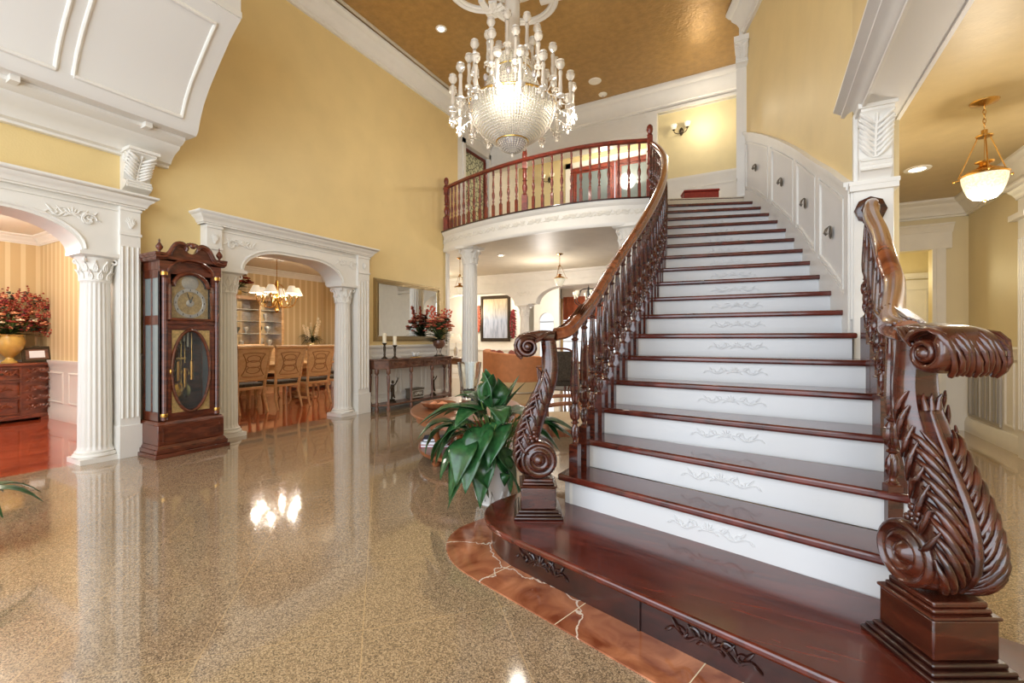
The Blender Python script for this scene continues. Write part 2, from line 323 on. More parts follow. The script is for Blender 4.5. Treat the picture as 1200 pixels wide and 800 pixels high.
    def grid(s, fn, nu, nv, both=0):
        vs = [fn(i / nu, j / nv) for i in range(nu + 1) for j in range(nv + 1)]
        fs = [(i * (nv + 1) + j, (i + 1) * (nv + 1) + j, (i + 1) * (nv + 1) + j + 1, i * (nv + 1) + j + 1) for i in range(nu) for j in range(nv)]
        return s.add(vs, fs)
    def build(s, name, m, parent=None, world=False, bevel=0, ang=38, solid=0, seg=2):
        me = bpy.data.meshes.new(name)
        vs = s.v; off = Vector((0, 0, 0))
        if parent is not None:
            off = OFF.get(parent.name, Vector((0, 0, 0)))
            if world: vs = [(v[0] - off.x, v[1] - off.y, v[2] - off.z) for v in vs]
        me.from_pydata(vs, [], s.f); me.update()
        for p in me.polygons: p.use_smooth = True
        me.set_sharp_from_angle(angle=radians(ang))
        me.materials.append(M[m] if isinstance(m, str) else m)
        o = bpy.data.objects.new(name, me); COL.objects.link(o)
        if parent is not None: o.parent = parent; OFF[o.name] = off
        if solid: md = o.modifiers.new('solid', 'SOLIDIFY'); md.thickness = solid; md.offset = 0
        if bevel: md = o.modifiers.new('bevel', 'BEVEL'); md.width = bevel; md.segments = seg; md.limit_method = 'ANGLE'; md.angle_limit = radians(40)
        return o
def tag(o, label=None, cat=None, group=None, kind=None):
    if label: o['label'] = label
    if cat: o['category'] = cat
    if group: o['group'] = group
    if kind: o['kind'] = kind
    return o
def thing(name, label, cat, loc=(0, 0, 0), rz=0, group=None):
    o = bpy.data.objects.new(name, None); COL.objects.link(o); o.empty_display_size = .1
    o.location = loc; o.rotation_euler = (0, 0, rz); OFF[o.name] = Vector(loc); return tag(o, label, cat, group)
def struct(name, mb, m, label=None, **k):
    o = mb.build(name, m, **k); o['kind'] = 'structure'
    if label: o['label'] = label
    return o
def dup(root, loc, rz=None, label=None, scale=None):
    def cp(o, par):
        c = o.copy(); COL.objects.link(c)
        if par is not None: c.parent = par
        for ch in [x for x in o.children]: cp(ch, c)
        return c
    r = cp(root, None); r.location = loc
    if rz is not None: r.rotation_euler = (0, 0, rz)
    if scale: r.scale = (scale,) * 3
    if label: r['label'] = label
    return r
def cr_(pts, n=6):
    """catmull-rom through 2D/3D points"""
    P = [Vector(p) for p in pts]; out = []
    for i in range(len(P) - 1):
        p0 = P[i - 1] if i > 0 else P[i] * 2 - P[i + 1]; p1, p2 = P[i], P[i + 1]; p3 = P[i + 2] if i + 2 < len(P) else P[i + 1] * 2 - P[i]
        for k in range(n):
            t = k / n; out.append(.5 * ((2 * p1) + (p2 - p0) * t + (2 * p0 - 5 * p1 + 4 * p2 - p3) * t * t + (3 * p1 - p0 - 3 * p2 + p3) * t ** 3))
    out.append(P[-1]); return out
def interp(tab, x):
    if x <= tab[0][0]: return tab[0][1]
    for (a, b), (c, d) in zip(tab, tab[1:]):
        if x <= c: return b + (d - b) * (x - a) / (c - a)
    return tab[-1][1]
def spiral(cx, cy, r0, r1, a0, a1, n=24):
    return [(cx + (r0 + (r1 - r0) * k / n) * cos(a0 + (a1 - a0) * k / n), cy + (r0 + (r1 - r0) * k / n) * sin(a0 + (a1 - a0) * k / n)) for k in range(n + 1)]
def applique(mb, O, U, V, N, L, H, r=.006, n=6):
    """low-relief scrolling ornament of length L and height H on a face at O; U along, V up, N out"""
    O, U, V, N = Vector(O), Vector(U), Vector(V), Vector(N)
    def T(pts, rr):
        mb.tube([O + U * p[0] + V * p[1] + N * (r * .3) for p in pts], lambda t: rr * (1 - .7 * abs(2 * t - 1) ** 2), n=n)
    for s in (-1, 1):
        T([(s * L * (.04 + .42 * t), H * (.18 * sin(t * 9) * (1 - .4 * t) - .05)) for t in [k / 16 for k in range(17)]], r)
        T([(p[0], p[1]) for p in [(s * (L * .16 + q[0]), q[1] + H * .12) for q in spiral(0, 0, H * .38, H * .06, -.5, 4.6, 14)]], r * .8)
        T([(p[0], p[1]) for p in [(s * (L * .32 + q[0]), q[1] - H * .02) for q in spiral(0, 0, H * .26, H * .05, .8, 5.8, 12)]], r * .7)
        for q in range(5):
            x = L * (.06 + .09 * q); a = .7 if q % 2 else -.8
            T([(s * (x + H * .45 * t * cos(a)), H * .05 + H * .45 * t * sin(a) + H * .1 * t * t) for t in (0, .25, .5, .75, 1)], r * 1.1)
    for a in range(7):
        b = pi * a / 6; T([(H * .42 * t * cos(b), H * .5 * t * sin(b)) for t in (0, .3, .6, 1)], r * 1.2)
    return mb

# ---------------------------------------------------------------- the setting
R_ = .185; ZF = 19 * R_           # riser height, upper floor level
ZC = 6.46                         # foyer ceiling
def crownp(h, p): return [(0, 0), (.14 * p, 0), (.14 * p, .1 * h), (.26 * p, .14 * h), (.30 * p, .26 * h), (.45 * p, .46 * h), (.7 * p, .62 * h), (.74 * p, .72 * h), (.86 * p, .76 * h), (p, .88 * h), (p, h), (0, h)]
BASEP = [(0, 0), (.03, 0), (.03, .13), (.02, .15), (.02, .17), (.008, .19), (0, .19)]
RAILP = [(0, -.05), (.012, -.05), (.016, -.02), (.035, 0), (.04, .02), (.03, .035), (0, .035)]
L_ = [(2, -1.06, 2.70), (3, -1.05, 2.99), (4, -1.04, 3.27), (5, -1.03, 3.54), (6, -1.01, 3.81), (7, -.985, 4.08), (8, -.97, 4.35), (9, -.965, 4.63), (10, -.97, 4.91), (11, -.985, 5.19), (12, -1.01, 5.47), (13, -1.05, 5.75), (14, -1.10, 6.05), (15, -1.16, 6.34), (16, -1.24, 6.63), (17, -1.34, 6.92), (18, -1.46, 7.21), (19, -1.6, 7.5)]
Rr = [(2, .55, 2.30), (3, .60, 2.60), (4, .62, 3.01), (5, .63, 3.37), (6, .63, 3.72), (7, .62, 4.06), (8, .58, 4.40), (9, .54, 4.73), (10, .49, 5.08), (11, .44, 5.42), (12, .40, 5.76), (13, .34, 6.08), (14, .27, 6.40), (15, .19, 6.72), (16, .10, 7.05), (17, .0, 7.38), (18, -.11, 7.73), (19, -.24, 8.09)]
def pt(tab, n):
    n = max(2, min(19, n)); i = min(int(n) - 2, len(tab) - 2); f = n - (i + 2)
    p0, p1, p2, p3 = tab[max(0, i - 1)], tab[i], tab[i + 1], tab[min(len(tab) - 1, i + 2)]
    def c(a, b, cc, d): return .5 * (2 * b + (cc - a) * f + (2 * a - 5 * b + 4 * cc - d) * f * f + (d - a + 3 * b - 3 * cc) * f ** 3)
    return Vector((c(p0[1], p1[1], p2[1], p3[1]), c(p0[2], p1[2], p2[2], p3[2]), 0))
BAL = [(-5.97, 7.78), (-5.5, 7.60), (-4.9, 7.42), (-4.2, 7.27), (-3.5, 7.20), (-2.8, 7.20), (-2.2, 7.29), (-1.6, 7.50)]
BC = cr_([(a, b, 0) for a, b in BAL], 6)

struct('floor', MB().box(-6.0, 6, -3, 8.2, -.12, 0).box(-13, 6, 8.2, 19, -.12, 0), 'granite')
struct('floor_study', MB().box(-10.6, -6.0, -3, 8.2, -.12, 0), 'planks')
# left wall with two arched openings
w_ = MB()
w_.box(-6.3, -6, -3, 0, 0, 6.5); w_.box(-6.3, -6, 0, 2.2, 2.62, 6.5); w_.box(-6.3, -6, 2.2, 3.05, 0, 6.5)
w_.box(-6.3, -6, 3.05, 5.5, 2.62, 6.5); w_.box(-6.3, -6, 5.5, 7.85, 0, 6.5); w_.box(-6.3, -6, 7.85, 8.3, ZF, 6.5)
struct('wall_left', w_, 'yellow')
struct('ceiling', MB().box(-6.3, .9, -3, 10.2, ZC, ZC + .1), 'gold_ceiling')
struct('trim_1', MB().sweep([(-6, -3, 6.12), (-6, 8.3, 6.12)], crownp(.31, .27)), 'white')
struct('trim_2', MB().box(-5.70, -5.66, -3, 8.3, 6.43, ZC), 'ceil_cream')
# lower corner of the left wall and its wainscot
wn = MB().box(-6.0, -5.975, 5.62, 7.85, 0, 1.10).sweep([(-6, 5.62, 1.10), (-6, 7.86, 1.10)], [(0, -.10), (.035, -.10), (.04, -.03), (.055, -.015), (.06, .02), (.04, .04), (0, .04)])
wn.sweep([(-5.975, 5.62, 0), (-5.975, 7.86, 0)], BASEP)
def frame(mb, O, U, V, N, u0, u1, v0, v1, wd=.03, th=.012):
    O, U, V, N = Vector(O), Vector(U), Vector(V), Vector(N)
    for (a, b, c, d) in ((u0, u1, v0, v0 + wd), (u0, u1, v1 - wd, v1), (u0, u0 + wd, v0 + wd, v1 - wd), (u1 - wd, u1, v0 + wd, v1 - wd)):
        m_ = (wd * .28)
        mb.extr([(a, c), (b, c), (b, d), (a, d)], O, U, V, N * th * .5)
        if b - a > d - c: mb.extr([(a + m_, c + m_), (b - m_, c + m_), (b - m_, d - m_), (a + m_, d - m_)], O, U, V, N * th)
        else: mb.extr([(a + m_, c - m_ * .0), (b - m_, c), (b - m_, d), (a + m_, d)], O, U, V, N * th)
for y0 in (5.72, 6.44, 7.16): frame(wn, (-5.975, 0, 0), (0, 1, 0), (0, 0, 1), (1, 0, 0), y0, y0 + .62, .25, .95)
struct('wainscot_panelling_wall_left', wn, 'white')
wn = MB().box(-6.0, -5.975, 2.36, 2.95, 0, 1.05).sweep([(-6, 2.34, 1.05), (-6, 2.97, 1.05)], [(0, -.10), (.035, -.10), (.04, -.03), (.06, .02), (.04, .04), (0, .04)])
struct('trim_3', wn, 'white')
struct('trim_4', MB().box(-6.32, -5.95, 7.85, 7.93, 0, 3.1), 'white')
# study and dining room shells
sh = MB().box(-10.5, -10.3, -3, 8.2, .0, 3.0).box(-10.3, -6.3, 2.72, 2.84, 0, 3.0).box(-10.3, -6.3, 8.1, 8.25, 0, 3.0)
struct('wall_study', sh, 'wallpaper')
struct('ceiling_study', MB().box(-10.5, -6.3, -3, 8.2, 2.9, 3.05), 'ceil_white')
sh = MB()
for (a, b) in (((-10.3, -3), (-10.3, 2.72)), ((-10.3, 2.84), (-10.3, 8.1)), ((-10.3, 2.72), (-6.3, 2.72)), ((-10.3, 8.1), (-6.3, 8.1))):
    p0, p1 = (a[0], a[1]), (b[0], b[1])
    sh.sweep([(p0[0], p0[1], 0), (p1[0], p1[1], 0)], [(0, 0), (.03, 0), (.03, .14), (.015, .18), (.015, .82), (.04, .86), (.05, .92), (0, .92)])
    sh.sweep([(p0[0], p0[1], 2.76), (p1[0], p1[1], 2.76)], crownp(.14, .13))
for y0 in (.2, 1.1, 2.0): frame(sh, (-10.285, 0, 0), (0, 1, 0), (0, 0, 1), (1, 0, 0), y0, y0 + .6, .26, .74)
for x0 in (-10.0, -9.1, -8.2): frame(sh, (0, 2.705, 0), (1, 0, 0), (0, 0, 1), (0, -1, 0), x0, x0 + .7, .26, .74); frame(sh, (0, 8.085, 0), (1, 0, 0), (0, 0, 1), (0, -1, 0), x0, x0 + .7, .26, .74)
struct('baseboard_study', sh, 'white')
struct('trim_5', MB().box(-7.5, -7.38, 2.66, 2.72, 0, 2.35).box(-6.98, -6.86, 2.66, 2.72, 0, 2.35).box(-7.55, -6.8, 2.65, 2.72, 2.35, 2.52), 'white')
struct('door_1', MB().box(-7.38, -6.98, 2.69, 2.72, 0, 2.35), 'wallpaper')

# cove of the entry gallery along the left wall
CV = [(-5.40, 3.51), (-5.36, 3.63), (-5.29, 3.77), (-5.19, 3.91), (-5.07, 4.04), (-4.93, 4.18), (-4.80, 4.31), (-4.66, 4.42)]
cvs = [(p[0], p[1]) for p in CV] + [(-4.60, 4.46), (-4.60, 5.25), (-6.0, 5.25), (-6.0, 3.47), (-5.44, 3.47)]
g = MB().extr(cvs, (0, -3, 0), (1, 0, 0), (0, 0, 1), (0, 5.66, 0))
struct('wall_gallery', g, 'panel_white')
g = MB()
cn = cr_([(a, b, 0) for a, b in CV], 3)
def cvp(t):
    i = t * (len(cn) - 1); k = min(int(i), len(cn) - 2); f = i - k; p = cn[k].lerp(cn[k + 1], f); d = (cn[k + 1] - cn[k]).normalized(); return p, Vector((d.y, -d.x))
for (a, b) in ((1.63, 2.49), (.65, 1.51), (-.33, .53), (-1.31, -.45)):
    for t0 in (.1, .93):
        p, nn = cvp(t0); g.tube([(p.x + nn.x * .004, a, p.y + nn.y * .004), (p.x + nn.x * .004, b, p.y + nn.y * .004)], .019, n=8)
    for y in (a, b):
        g.tube([(cvp(t)[0].x, y, cvp(t)[0].y) for t in [.1 + .83 * k / 16 for k in range(17)]], .019, n=8)
g.box(-4.60, -4.58, -3, 2.66, 4.47, 4.53)
g.sweep([(-6, -3, 3.20), (-6, 2.62, 3.20)], crownp(.27, .42))
for y in (-.9, .35, 1.3, 2.25): g.box(-5.62, -5.50, y - .03, y + .03, 3.42, 3.475)
struct('trim_6', g, 'white')
def corbel(mb, O, U, N, W, H, D):
    """carved scroll bracket: O top centre on wall, U width dir, N outward"""
    O, U, N = Vector(O), Vector(U), Vector(N); Z = Vector((0, 0, 1))
    prof = [(0, 0), (D, 0), (D, -.09 * H), (D * .86, -.12 * H)]
    prof += [(D * (.86 - .52 * sin(t * pi / 2)), -H * (.12 + .58 * t)) for t in [k / 8 for k in range(1, 9)]]
    prof += [(D * (.34 + .26 * sin(pi * t)), -H * (.70 + .22 * t)) for t in [k / 6 for k in range(1, 7)]] + [(D * .22, -H * .95), (D * .14, -H), (0, -H)]
    mb.extr(prof, O - U * W * .44, N, Z, U * W * .88)
    mb.extr([(0, .02 * H), (D * 1.12, .02 * H), (D * 1.12, -.05 * H), (0, -.08 * H)], O - U * W * .52, N, Z, U * W * 1.04)
    def fp(t, x): return O + U * x + N * (D * (.88 - .54 * sin(max(0, min(1, t)) * pi / 2)) + .004) - Z * H * (.13 + .57 * t)
    mb.tube([fp(t / 8, 0) for t in range(9)], lambda t: W * .05, n=6)
    for q in (-1, 1):
        for k in range(7):
            t0 = 1 - k * .13; ln = .36 * (1 - .05 * k)
            mb.tube([fp(t0 - ln * u, q * W * (.03 + .42 * u ** .8)) + N * (D * .10 * sin(pi * u)) for u in (0, .2, .4, .6, .8, 1)], lambda t: W * (.02 + .05 * sin(pi * (.15 + .75 * t))), n=6)
    for q in (-1, 1):
        mb.tube([O + U * q * W * .45 + N * (D * .55 + p[0]) - Z * (H * .22 - p[1]) for p in spiral(0, 0, D * .30, D * .05, 0, 9, 24)], W * .035, n=6)
    for k in range(3): mb.tube([O - U * W * .4 + N * D * .56 - Z * H * (.74 + .065 * k), O + U * W * .4 + N * D * .56 - Z * H * (.74 + .065 * k)], W * .05, n=8)
    return mb
tag(corbel(MB(), (-6.0, 2.31, 3.25), (0, 1, 0), (1, 0, 0), .27, .43, .24).build('carved_corbel', 'white'), 'white carved scroll corbel on the yellow wall under the panelled cove', 'corbel')

# ceiling medallion
md = MB(); cx, cy = -3.15, 5.69
for k in range(4):
    a = radians(98) + k * pi / 2; ox, oy = cx + .47 * cos(a), cy + .47 * sin(a)
    arc = [(ox + .47 * cos(a + t), oy + .47 * sin(a + t), ZC - .0) for t in [-1.9 + 3.8 * q / 20 for q in range(21)]]
    md.sweep(arc, [(-.06, 0), (-.06, -.03), (-.03, -.045), (0, -.03), (.04, -.05), (.07, -.03), (.07, 0)])
    b = radians(143) + k * pi / 2; c = Vector((cx + .85 * cos(b), cy + .85 * sin(b), ZC)); r = Vector((cos(b), sin(b), 0)); t_ = Vector((-sin(b), cos(b), 0))
    md.sweep([c - r * .26 - t_ * .26, c, c - r * .26 + t_ * .26], [(-.05, 0), (-.05, -.035), (.0, -.045), (.05, -.035), (.05, 0)])
md.lathe([(.5, 0), (.5, -.02), (.4, -.035), (.36, -.02), (.2, -.03), (.15, -.05), (.0, -.05)], cx, cy, ZC, n=40)
tag(md.build('ceiling_medallion', 'white'), 'white quatrefoil plaster moulding on the gold ceiling above the crystal chandelier', 'medallion')

# upper rear: entablature, sconce wall, hall walls
e = MB().box(-6.0, .2, 9.72, 9.95, 5.93, ZC); 
e.sweep([(-5.9, 9.72, 6.02), (-.25, 9.72, 6.02)], crownp(.44, .18)); e.box(-6, -2.0, 9.68, 9.95, 5.50, 5.93); e.box(-2.14, -1.92, 9.66, 9.95, ZF, 5.93)
e.box(-6, -2.0, 9.66, 9.70, 5.60, 5.64); e.box(-2.2, -.2, 9.66, 9.74, 5.93, 5.99)
struct('wall_rear_entablature', e, 'white')
e = MB().box(-.36, -.22, 8.05, 8.25, ZF, 5.78)
e.box(-.34, -.22, 8.25, 9.95, ZF, ZC)
for k in range(4): e.box(-.372, -.36, 8.075 + k * .042, 8.095 + k * .042, ZF + .3, 5.55)
corbel(e, (-.29, 8.05, 5.92), (1, 0, 0), (0, -1, 0), .2, .36, .14)
e.box(-.40, -.18, 7.95, 8.3, 5.92, 6.02)
struct('trim_7', e, 'white')
struct('wall_landing', MB().box(-1.95, -.3, 9.80, 9.95, ZF, 5.95), 'yellow_pale')
e = MB().sweep([(-1.93, 9.80, ZF), (-.34, 9.80, ZF)], [(0, 0), (.03, 0), (.03, .15), (.012, .19), (.012, .92), (.05, .98), (.055, 1.04), (0, 1.04)])
frame(e, (0, 9.787, ZF), (1, 0, 0), (0, 0, 1), (0, -1, 0), -1.85, -1.15, .28, .82); frame(e, (0, 9.787, ZF), (1, 0, 0), (0, 0, 1), (0, -1, 0), -1.1, -.42, .28, .82)
struct('baseboard_landing', e, 'white')
# the hall behind the balcony
u = MB().box(-6.3, -4.55, 11.2, 11.35, ZF, 6.4).box(-4.55, -2.0, 11.2, 11.35, 5.75, 6.4)
u.box(-1.98, -1.9, 9.96, 11.3, ZF, 6.4)
struct('wall_upper_hall', u, 'yellow_pale')
struct('ceiling_upper_hall', MB().box(-6.3, -1.9, 9.95, 11.4, 6.2, 6.3), 'ceil_cream')
u = MB().box(-6.3, -6.0, 8.3, 11.3, ZF, 3.75).box(-6.3, -6.0, 8.3, 8.55, 3.75, ZC).box(-6.3, -6.0, 9.62, 11.3, 3.75, ZC).box(-6.3, -6.0, 8.55, 9.62, 5.75, ZC)
u.sweep([(-6, 8.3, 6.02), (-6, 9.7, 6.02)], crownp(.42, .3))
for (a, b, c, d) in ((8.48, 8.58, 3.7, 5.85), (9.60, 9.70, 3.7, 5.85), (8.48, 9.70, 5.74, 5.86)): u.box(-6.0, -5.97, a, b, c, d)
struct('wall_upper_left', u, 'white')
wd = thing('leaded_window', 'leaded glass window with a dark red wooden frame, up beyond the left end of the balcony railing', 'window', (-6.1, 9.08, ZF))
MB().box(-6.13, -6.12, 8.58, 9.6, 3.78, 5.72).build('pane', 'stained', wd, True)
fr = MB()
frame(fr, (-6.12, 0, 0), (0, 1, 0), (0, 0, 1), (1, 0, 0), 8.57, 9.62, 3.76, 5.74, .07, .05)
fr.build('frame', 'bal_red', wd, True, bevel=.004)
dr = thing('glazed_double_door', 'red wooden double door with grey glass behind the balcony balusters', 'door', (-3.2, 11.2, ZF))
for k, x0 in enumerate((-4.42, -3.24)):
    f = MB(); frame(f, (0, 11.2, 0), (1, 0, 0), (0, 0, 1), (0, -1, 0), x0, x0 + 1.16, ZF, 5.72, .16, .06); f.box(x0, x0 + 1.16, 11.16, 11.2, ZF, ZF + .35)
    l = f.build('door_leaf', 'bal_red', dr, True, bevel=.005)
    MB().box(x0 + .15, x0 + 1.01, 11.18, 11.19, ZF + .3, 5.6).build('pane', 'grey_glass', l, True)
    MB().lathe([(.0, 0), (.02, 0), (.012, .03), (.03, .05), (.03, .07), (0, .08)], x0 + (1.08 if k == 0 else .08), 11.08, ZF + 1.0, n=12).build('door_knob', 'brass', l, True)
MB().box(-4.56, -4.42, 11.14, 11.2, ZF, 5.86).box(-2.08, -1.98, 11.14, 11.2, ZF, 5.86).box(-4.56, -1.98, 11.14, 11.2, 5.72, 5.86).build('casing', 'white', dr, True)

# balcony slab, under-ceiling, fascia
poly = [(p.x, p.y) for p in BC] + [(-.24, 8.09), (-.24, 9.9), (-1.0, 11.6), (-9.5, 11.6), (-9.5, 8.1), (-6.1, 8.1)]
struct('floor_upper', MB().prism(poly, 3.13, ZF), 'ceil_cream')
fa = MB().sweep([(p.x, p.y, 3.10) for p in BC], [(-.01, 0), (.02, 0), (.035, .03), (.035, .07), (.02, .09), (.02, .33), (.04, .35), (.06, .38), (.07, .42), (-.01, .42)])
struct('trim_8', fa, 'white')
struct('trim_9', MB().sweep([(p.x, p.y, ZF) for p in BC], [(-.02, 0), (.085, 0), (.09, .012), (.085, .025), (-.02, .025)]), 'mahogany_d')
def bpt(t, off=0):
    i = t * (len(BC) - 1); k = min(int(i), len(BC) - 2); p = BC[k].lerp(BC[k + 1], i - k); d = (BC[k + 1] - BC[k]).normalized(); return p + Vector((d.y, -d.x, 0)) * off, d
cv = MB()
for k in range(15):
    p, d = bpt((k + .5) / 15, .022); applique(cv, (p.x, p.y, 3.31), d, (0, 0, 1), (d.y, -d.x, 0), .27, .13, .008, 5)
tag(cv.build('carved_frieze', 'white_wall'), 'white carved scrollwork frieze running along the curved balcony front', 'frieze')

# living room behind: arcade, back walls, windows
def arch_poly(u0, u1, a0, a1, spring, crown, top, rx):
    P = [(u0, spring), (a0, spring)]
    n = 12; h = crown - spring
    for k in range(n + 1): t = pi / 2 * k / n; P.append((a0 + rx * (1 - cos(t)), spring + h * sin(t)))
    for k in range(n + 1): t = pi / 2 * (1 - k / n); P.append((a1 - rx * (1 - cos(t)), spring + h * sin(t)))
    return P + [(a1, spring), (u1, spring), (u1, top), (u0, top)]
ar = MB().extr(arch_poly(-9.4, -6.0, -9.1, -6.3, 2.25, 2.62, 3.13, .7), (0, 11.5, 0), (1, 0, 0), (0, 0, 1), (0, .3, 0))
ar.extr(arch_poly(-6.0, -2.0, -5.62, -2.3, 2.25, 2.72, 3.13, .9), (0, 11.5, 0), (1, 0, 0), (0, 0, 1), (0, .3, 0))
ar.sweep([(-9.4, 11.5, 2.86), (-1.2, 11.5, 2.86)], crownp(.27, .16)); ar.box(-9.4, -1.2, 11.47, 11.5, 2.74, 2.78)
applique(ar, (-5.95, 11.5, 2.52), (1, 0, 0), (0, 0, 1), (0, -1, 0), .6, .22, .012)
struct('wall_arcade', ar, 'white_wall')
struct('ceiling_living', MB().box(-12.6, 2, 11.6, 17.2, 3.25, 3.35), 'ceil_white')
lv = MB().box(-12.6, -12.4, 8.2, 17, 0, 3.3).box(-12.4, -7.15, 13.5, 13.65, 0, 3.3)
for (a, b) in ((-12.6, -8.1), (-7.4, -7.1), (-4.5, -4.2), (-1.4, 2)): lv.box(a, b, 16.9, 17.05, 0, 3.3)
lv.box(-8.1, -1.4, 16.9, 17.05, 2.75, 3.3).box(-8.1, -1.4, 16.9, 17.05, 0, .35).box(.0, .1, 8.3, 17, 0, 3.3)
struct('wall_living', lv, 'white_wall')
tr = MB().sweep([(-12.4, 13.5, 0), (-7.15, 13.5, 0)], BASEP).box(-12.4, -7.15, 13.47, 13.5, .85, .92)
struct('trim_10', tr, 'white')
k = 0
for (a, b) in ((-8.1, -7.4), (-7.1, -4.5), (-4.2, -1.4)):
    k += 1; wf = MB(); n_ = max(1, int((b - a) / .65)); 
    for q in range(n_ + 1): x = a + (b - a) * q / n_; wf.box(x - .025, x + .025, 16.92, 16.98, .35, 2.75)
    for z in (.35, 1.15, 1.95, 2.72): wf.box(a, b, 16.93, 16.97, z - .02, z + .02)
    o = struct('window_%d' % k, wf, 'white'); MB().box(a, b, 16.95, 16.955, .35, 2.75).build('pane', 'outdoor_pane', o)
# niche with an arch left of the far windows
nc = MB().extr(arch_poly(-7.35, -6.35, -7.15, -6.55, 1.9, 2.2, 2.5, .3), (0, 14.9, 0), (1, 0, 0), (0, 0, 1), (0, .12, 0)).box(-7.35, -7.15, 14.9, 15.02, 0, 1.9).box(-6.55, -6.35, 14.9, 15.02, 0, 1.9).box(-7.35, -6.35, 14.9, 15.02, 2.5, 3.3)
struct('wall_niche', nc, 'white_wall')

# right hand: pillar, beam, hall
p_ = MB().box(.60, .84, 4.25, 4.52, 0, 2.95)
struct('wall_pillar', p_, 'white', bevel=.006)
tr = MB().box(.585, .60, 4.265, 4.50, 1.4, 2.36).box(.57, .87, 4.22, 4.56, 2.40, 2.43).box(.575, .865, 4.225, 4.55, 2.36, 2.40)
for k in range(4): tr.box(.585, .6, 4.285 + k * .055, 4.31 + k * .055, 1.2, 2.3)
struct('trim_11', tr, 'white')
tag(corbel(MB(), (.722, 4.25, 2.95), (1, 0, 0), (0, -1, 0), .22, .52, .13).build('acanthus_corbel', 'white'), 'white acanthus corbel at the top of the square pillar beside the stairs', 'corbel')
bm = MB().box(.65, .91, -3, 4.52, 2.95, 3.16)
struct('wall_beam', bm, 'panel_white')
tr = MB().sweep([(.65, 4.48, 2.93), (.65, -3, 2.93)], [(0, 0), (.02, 0), (.02, .02), (.035, .03), (.045, .06), (.07, .085), (.10, .10), (.10, .12), (.13, .14), (.15, .15), (.15, .17), (0, .17)])
tr.box(.90, .925, -3, 4.52, 2.94, 2.965)
struct('trim_12', tr, 'white')
ow = MB(); path = [pt(Rr, n / 2) for n in range(16, 39)]
prof_pts = [(.60, 4.30)] + [(q.x, q.y) for q in path]
outer = [(x + .16, y + .03) for x, y in prof_pts[1:]]; outer = [(.76, 4.53)] + outer; prof_pts[0] = (.60, 4.50) if False else prof_pts[0]
ow.prism(prof_pts + outer[::-1], 0, 6.5)
ow.box(.60, .90, -3, 4.30, 3.12, 6.5); ow
struct('wall_right', ow, 'yellow')
struct('trim_13', MB().sweep([(x, y, 6.10) for x, y in ([(-.24, 8.09)] + prof_pts[::-1][1:] + [(.60, -3)])], crownp(.33, .30)), 'white')
# curved wainscot of the stair wall
wp = MB(); st = [7.6 + (19 - 7.3) * k / 46 for k in range(47)]
def rn(n):
    a, b = pt(Rr, max(7, n - .05)), pt(Rr, min(19, n + .05)); d = (b - a).normalized(); return Vector((-d.y, d.x, 0))
def rz_(n): return n * R_ + .0
def onw(n, off, dz): q = pt(Rr, n) + rn(n) * off; return (q.x, q.y, rz_(n) + dz)
def wband(mb, n0, n1, off, z0, z1, m=30, th=.02):
    a = [n0 + (n1 - n0) * k / m for k in range(m + 1)]; vs = []; fs = []
    for n in a: vs += [onw(n, off, z0), onw(n, off, z1), onw(n, off - th, z0), onw(n, off - th, z1)]
    for k in range(m):
        b = 4 * k; fs += [(b, b + 4, b + 5, b + 1), (b + 2, b + 3, b + 7, b + 6), (b + 1, b + 5, b + 7, b + 3), (b, b + 2, b + 6, b + 4)]
    fs += [(0, 1, 3, 2), (4 * m, 4 * m + 2, 4 * m + 3, 4 * m + 1)]
    mb.add(vs, fs)
wband(wp, 7.65, 19, .012, -.35, 1.0, 46, .03)
struct('wainscot_panelling_wall_right', wp, 'panel_white')
wp = MB()
wband(wp, 7.65, 19, .026, -.3, .13, 46, .03); wband(wp, 7.65, 19, .026, .90, 1.0, 46, .03)
wband(wp, 7.65, 19, .055, 1.0, 1.035, 46, .07); wband(wp, 7.65, 19, .04, .975, 1.0, 46, .05)
ed = [19, 16, 13, 10.3, 7.8]
for n in ed: wband(wp, max(7.66, n - .14), min(19, n + .14), .026, .1, .95, 2, .03)
for a, b in zip(ed, ed[1:]):
    for (z0, z1) in ((.16, .185), (.85, .875)): wband(wp, b + .22, a - .22, .03, z0, z1, 10, .03)
    for n in (a - .25, b + .25): wband(wp, n - .04, n + .04, .03, .16, .87, 1, .03)
struct('trim_14', wp, 'white')
# the side hall
h_ = MB().box(.9, 1.2, 8.4, 8.55, 0, 3.2).box(1.2, 2.07, 8.4, 8.55, 2.50, 3.2).box(2.07, 2.6, 8.4, 8.55, 0, 3.2).box(2.45, 2.6, -3, 8.4, 0, 3.2).box(.78, .92, 4.5, 8.4, 0, 3.2)
struct('wall_hall', h_, 'hall_yellow')
struct('ceiling_hall', MB().box(.9, 2.6, -3, 8.5, 3.16, 3.22), 'hall_ceiling')
tr = MB().sweep([(2.45, 8.4, 2.93), (2.45, -3, 2.93)], crownp(.23, .2)).sweep([(.92, 8.4, 2.93), (2.45, 8.4, 2.93)], crownp(.23, .2))
tr.box(2.07, 2.21, 8.36, 8.4, 0, 2.62).box(1.06, 1.2, 8.36, 8.4, 0, 2.62).box(1.0, 2.27, 8.35, 8.4, 2.50, 2.72).sweep([(1.0, 8.36, 2.72), (2.28, 8.36, 2.72)], crownp(.12, .09))
tr.box(2.11, 2.17, 8.345, 8.36, 0, 2.5)
struct('trim_15', tr, 'white_wall')
tr = MB().box(2.43, 2.45, 3.5, 8.4, 0, 1.12).sweep([(2.43, 8.4, 1.12), (2.43, 3.5, 1.12)], [(0, -.10), (.03, -.10), (.035, -.02), (.055, .02), (.03, .04), (0, .04)]).sweep([(2.43, 8.4, 0), (2.43, 3.5, 0)], BASEP)
